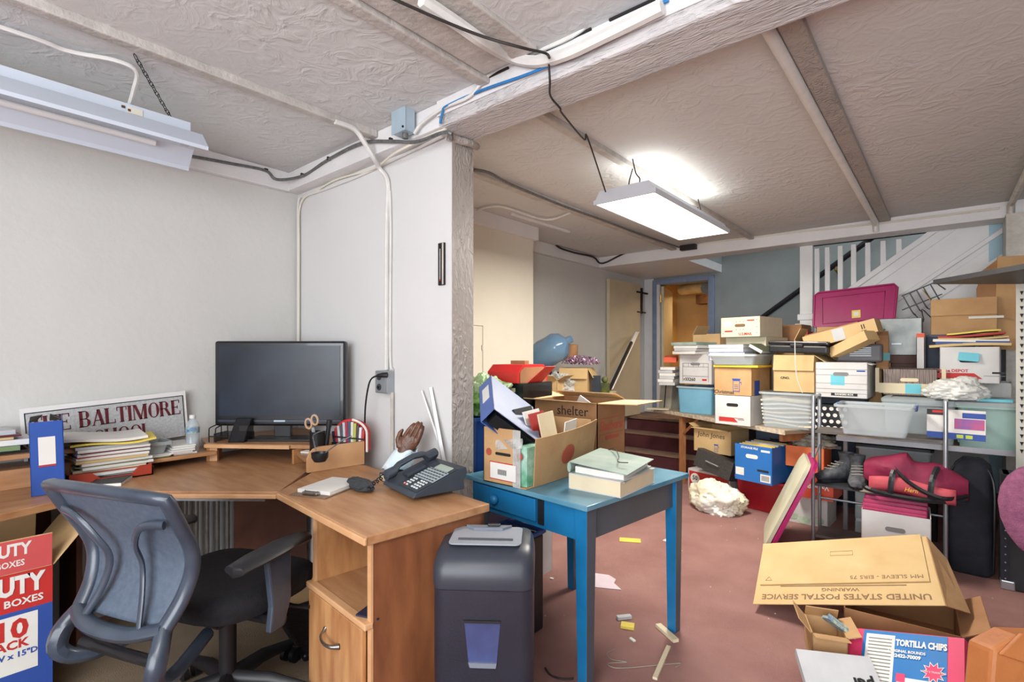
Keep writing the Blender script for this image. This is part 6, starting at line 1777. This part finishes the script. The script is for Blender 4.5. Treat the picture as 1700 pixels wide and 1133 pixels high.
for k in range(22):
    mark(t, .20 + k * .0055, -.0026, .035, .0028, .04, 'print_blue', name='barcode_bar', lift=.0008)
mark(t, .185, -.0026, .085, .03, .03, 'chips_pink', name='pink_square', lift=.0008)
t = thing('white_printed_box', 'white flattened box with black lettering under the chips box', 'box', (-0.2907, 2.2157, -0.0081), 0, None, (math.radians(-62), 0, math.radians(28)))
t.location.z = .03
MB().span(-.12, .14, 0, .03, 0, .16).build('box', 'paper_grey', t)
write('per', .06, 'ink_black', t, (.08, -.001, .05), rot=(PI / 2, PI, 0), bold=.002)
t = thing('crushed_wrapper', 'blue and white crushed snack wrapper beside the chips box', 'wrapper', (-0.3363, 2.5307, 0.0836), 0, None, (math.radians(-30), math.radians(35), math.radians(20)))
t.location.z = .12
MB().box(0, 0, 0, .16, .05, .012).box(.01, .01, .02, .14, .05, .01, (.3, 0, 0)).build('wrapper', 'label_blue', t)
# tan leather satchel
M('leather_tan', (190, 120, 66), .5, rgb2=(172, 102, 54), vs=6, bump=.15, bs=60)
t = thing('leather_satchel', 'tan leather satchel with a steel ring at the bottom right corner', 'satchel', (0.1884, 2.0576, 0.35), 0, None, (math.radians(-12), 0, math.radians(36)))
t.location.z = 0
MB().prism([(-.15, 0), (.26, 0), (.26, .44), (.03, .44), (-.05, .40)], 'y', 0, .10).build('body', 'leather_tan', t, bevel=.012)
MB().prism([(-.04, .39), (.03, .45), (.26, .45), (.26, .30), (.06, .36)], 'y', -.010, .0).build('front_flap', 'leather_tan', t, bevel=.004)
MB().tube([(.045 + .012 * math.cos(q * PI / 5), -.014, .40 + .012 * math.sin(q * PI / 5)) for q in range(10)], .003, 6, loop=True).build('ring', 'chrome', t)

# ---------------- litter on the carpet
def litter(name, label, p, w_, d_, h_, rz_, mat, cat='scrap'):
    o = tag(MB().box(0, 0, h_ / 2, w_, d_, h_).build(name, mat), label, cat)
    o.location = (p[0], p[1], .001); o.rotation_euler = (0, 0, rz_)
    return o
litter('yellow_card', 'yellow card lying on the carpet between the blue table legs', (-1.6581, 3.2062, 0), .14, .075, .003, .5, 'folder_yellow', 'card')
litter('white_tag', 'small white tag with a grey window on the carpet', (-1.4423, 3.359, 0), .085, .04, .003, -.1, 'paper', 'tag')
litter('white_strip', 'white strip on the carpet beside the shredder top', (-2.2755, 3.0711, 0), .04, .2, .003, .9, 'paper', 'strip')
o = tag(MB().prism([(-.07, -.07), (.10, -.075), (.06, .0), (.07, .05), (.03, .10), (-.05, .11), (-.08, .06)], 'z', 0, .003).build('torn_sheet', M('paper_lilac', (212, 196, 204), .7)), 'torn lilac-white sheet on the carpet behind the blue table leg', 'paper'); o.location = (*(-1.4676, 2.5185, 0)[:2], .001); o.rotation_euler = (0, 0, .5)
litter('trim_piece', 'short cream plastic trim piece beside the rear table leg', (-0.9761, 2.2402, 0), .028, .14, .014, 1.0, 'paper_cream', 'trim piece')
litter('trim_stick', 'long cream plastic stick pointing to the camera on the carpet', (-.90, 2.02), .018, .25, .010, .2, 'paper_cream', 'stick')
litter('yellow_scrap', 'small yellow foam scrap on the carpet', (-1.1408, 2.182, 0), .06, .045, .012, .4, 'folder_yellow')
litter('foil_scrap', 'small grey foil scrap on the carpet', (-1.1903, 2.2403, -0), .07, .025, .014, .9, 'paper_grey')
litter('paper_crumb', 'tiny white crumb near the yellow foam scrap', (-1.0717, 2.0949, 0), .03, .012, .006, -.4, 'paper')
litter('paper_crumb', 'tiny white crumb left of the blue table leg', (-1.7116, 2.3726, 0), .02, .014, .005, .2, 'paper')
cable('thin curly wire lying on the carpet by the front table leg', [(-1.0931, 1.982, 0.004), (-1.1049, 1.9311, 0.004), (-1.0698, 1.9042, 0.004), (-1.0121, 1.9256, 0.004), (-1.0646, 1.8704, 0.004), (-1.0113, 1.873, 0.004), (-0.8483, 2.0532, 0.004), (-0.8441, 2.0248, 0.004)], .0015, 'volume_grey', 'wire', 'wire')
rnd = random.Random(5)
m = MB()
for k in range(70):
    x, y = rnd.uniform(-1.9, .2), rnd.uniform(1.9, 5.2)
    s_ = rnd.uniform(.002, .0045)
    m.box(x, y, .002, s_, s_ * rnd.uniform(.6, 2), .003, (0, 0, rnd.uniform(0, 3)))
tag(m.build('carpet_lint', 'paper'), 'fine white lint scattered over the carpet', 'lint', kind='stuff')
cable('black cord on the carpet beside the shredder', [(-1.2408, 1.6747, 0.006), (-1.1949, 1.6523, 0.006), (-1.1459, 1.6642, 0.006), (-1.1175, 1.693, 0.006)], .004, 'cable_black', 'cord', 'cord')

# ---------------- behind the partition: blue bin, cartons, alcove cabinet
t = T('tall_blue_bin', 'tall deep blue bin with green bag on top behind the partition end', (-1.955, 1.80, 0, .40, 1.0), 0, .32, M('bin_deep_blue', (26, 66, 130), .4), z=.002, top=.955, taper=.96)
o = blob('green_bag', 'green and clear crumpled bag on the tall deep blue bin', 'bag', (-1.93, 2.02, .95), .17, .17, .14, M('bag_green', (110, 170, 60), .4, rgb2=(200, 214, 190), vs=5, bump=.4, bs=20), .3, 2.5, 2)
t = C('tall_support_carton', 'grey-white tall carton supporting the black and red box', (-1.8957, 2.1714, 0.2239, 0.2607, 0.7041), 4, .30, z=0, top=.93, mat='paper_grey')
t = C('red_letter_box', 'black box with red letters and a red domed lid behind the file carton', (-1.8891, 2.1638, 0.9359, 0.2598, 0.1771), 4, .30, z=.932, top=1.105, mat='tv_black', flaps={'f': 0, 'b': 0})
write('SHARP', .075, 'print_red', t, (.01, -.001, .06), bold=.003)
mark(t, .05, -.0005, .14, .06, .022, 'paper_cream', name='cream_label')
mark(t, .104, .15, .08, .28, .15, 'print_red', 'r', 'red_side')
MB().prism([(0, .0), (.30, .0), (.30, .06), (.26, .10), (.05, .10), (.0, .06)], 'x', -.11, .10).build('domed_lid', 'pouch_red', t, loc=(0, -.005, .178))
MB().prism([(.02, .0), (.28, .0), (.28, .06), (.25, .085), (.06, .085), (.02, .06)], 'x', .1005, .103).build('lid_inside', 'cardboard_brown', t, loc=(0, -.005, .178))
MB().span(-.04, .06, .12, .16, .28, .30).build('lid_handle', 'cardboard_brown', t)
MB().slab([(.106, .05, .165), (.106, .20, .165), (.20, .22, .27), (.20, .12, .27)], .003).build('side_flap', 'pouch_red', t)
t = thing('dark_floor_crate', 'dark plastic crate with blue edge under the blue table', 'crate', (-1.54, 1.80, 0.002), 0)
MB().span(-.11, .11, -.06, .12, 0, .44).build('crate', 'plastic_dark', t, bevel=.01)
MB().tube([(-.11, -.06, .45), (.11, -.06, .45), (.11, .12, .45), (-.11, .12, .45)], .012, 6, loop=True).build('rim', 'folder_blue', t)
t = thing('alcove_cabinet', 'low cream cabinet in the alcove beyond the chimney breast', 'cabinet', (-2.82, 3.66, 0))
MB().span(-.29, .27, 0, .94, 0, .885).build('carcass', 'wall_cream', t)
MB().span(-.29, .285, -.01, .955, .885, .90).build('top', 'paper_cream', t)
MB().span(.27, .278, .03, .45, .05, .86).build('door', 'wall_cream', t)
MB().span(.27, .278, .48, .91, .05, .86).build('door', 'wall_cream', t)
M('jug_blue', (120, 160, 190), .12, alpha=.6, spec=.8, rgb2=(90, 136, 176), vs=5)
t = thing('water_jug', 'large pale blue water jug lying on its side in the alcove', 'jug', (-2.9148, 3.8866, 1.2022), 0, None, (math.radians(0), math.radians(62), math.radians(12)))
t.location = (-2.89, 3.90, 1.27); t.scale = (1.2, 1.2, 1.2)
MB().lathe([(.001, -.16), (.10, -.155), (.115, -.13), (.112, -.05), (.118, .0), (.112, .06), (.115, .12), (.09, .17), (.03, .21), (.028, .25)], 26).build('jug', 'jug_blue', t, smooth=True)
t = C('tinsel_carton', 'tan carton heaped with purple tinsel on the alcove cabinet', (-2.6364, 3.9916, 0.9548, 0.271, 0.2157), 20, .26, z=.902, top=1.14, mat='cardboard_tan', flaps={'f': (255, .10), 'r': (240, .10)})
qt = (-2.6364, 3.9916, 0.9548, 0.271, 0.2157)
m = MB()
rnd = random.Random(3)
for k in range(420):
    a_, b_ = rnd.uniform(-.13, .15), rnd.uniform(.0, .24)
    zc_ = 1.15 + .075 * math.cos(a_ * 9) * rnd.random() + .03
    m.box(qt[0] + a_ - .0, qt[1] + b_, zc_, .022, .004, .008, (rnd.uniform(0, 3), rnd.uniform(0, 3), rnd.uniform(0, 3)))
tag(m.build('tinsel', M('tinsel', (150, 70, 130), .25, .6, rgb2=(210, 200, 210), vs=40)), 'heap of purple and silver tinsel in the carton in the alcove', 'tinsel', kind='stuff')
o = tag(MB().tube([(-.03, 0, 0), (.0, 0, .07), (.01, 0, .16)], [.055, .062, .055], 14).build('paper_bag_roll', 'cardboard_brown', smooth=True), 'rolled brown paper bag standing in the tinsel', 'paper bag'); o.location = (qt[0] - .10, qt[1] + .12, 1.20)
o = tag(MB().box(0, 0, .05, .06, .08, .10).ball((0, 0, .13), .03, .03, .03).build('yellow_trinket', M('lime_dark', (110, 120, 30), .6, rgb2=(60, 60, 60), vs=20)), 'dark trinket with yellow patch right of the tinsel carton', 'ornament'); o.location = (qt[0] + .2, qt[1] + .22, .902)
o = tag(MB().box(0, 0, .09, .05, .08, .16).build('dark_bottle_box', 'phone_body'), 'small dark box right of the tinsel carton on the cabinet', 'box'); o.location = (qt[0] + .17, qt[1] + .12, .902)
t = C('alcove_open_carton', 'open tan carton leaning left of the clear bag in the alcove', (-2.6582, 3.5809, 0.9229, 0.237, 0.171), 10, .2, z=.902, top=1.05, mat='cardboard_tan', flaps={'f': (150, .08), 'r': (150, .08)})
o = blob('clear_bag', 'crumpled clear plastic bag at the front of the alcove cabinet', 'bag', (-2.678, 3.7856, 0.9097), .16, .1, .13, 'bag_clear', .4, 2.6, 6)
o.location.z = .905
m = blob('x', None, None, (0, 0, 0), .14, .10, .12, 'plastic_dark', .35, 3, 9, mb_only=True)
o = tag(m.build('dark_bundle', 'plastic_dark', smooth=60), 'dark tangled bundle under the water jug', 'bundle'); o.location = (-2.84, 3.92, .903)
t = thing('leaning_track', 'white track with a black bar leaning on the flat cream door', 'rail', (0, 0, 0))
p0, p1 = Vector((-2.58, 4.48, .903)), Vector((-2.99, 5.88, 1.53))
MB().slab([p0, p0 + Vector((.0, .10, .0)), p1 + Vector((0, .10, 0)), p1], .03).build('track', 'white_paint', t)
q0, q1 = p0.lerp(p1, .02) + Vector((.035, 0, .01)), p0.lerp(p1, .78) + Vector((.035, 0, .01))
MB().tube([q0, q1], .02, 8).build('bar', 'plastic_dark', t, smooth=True)
# loose white card on the corner of the folding table
litter('loose_card', 'cream card lying on the left corner of the folding table', (-2.2805, 5.0119, 0.727), .22, .14, .006, .4, 'paper_cream', 'card').location.z = .706
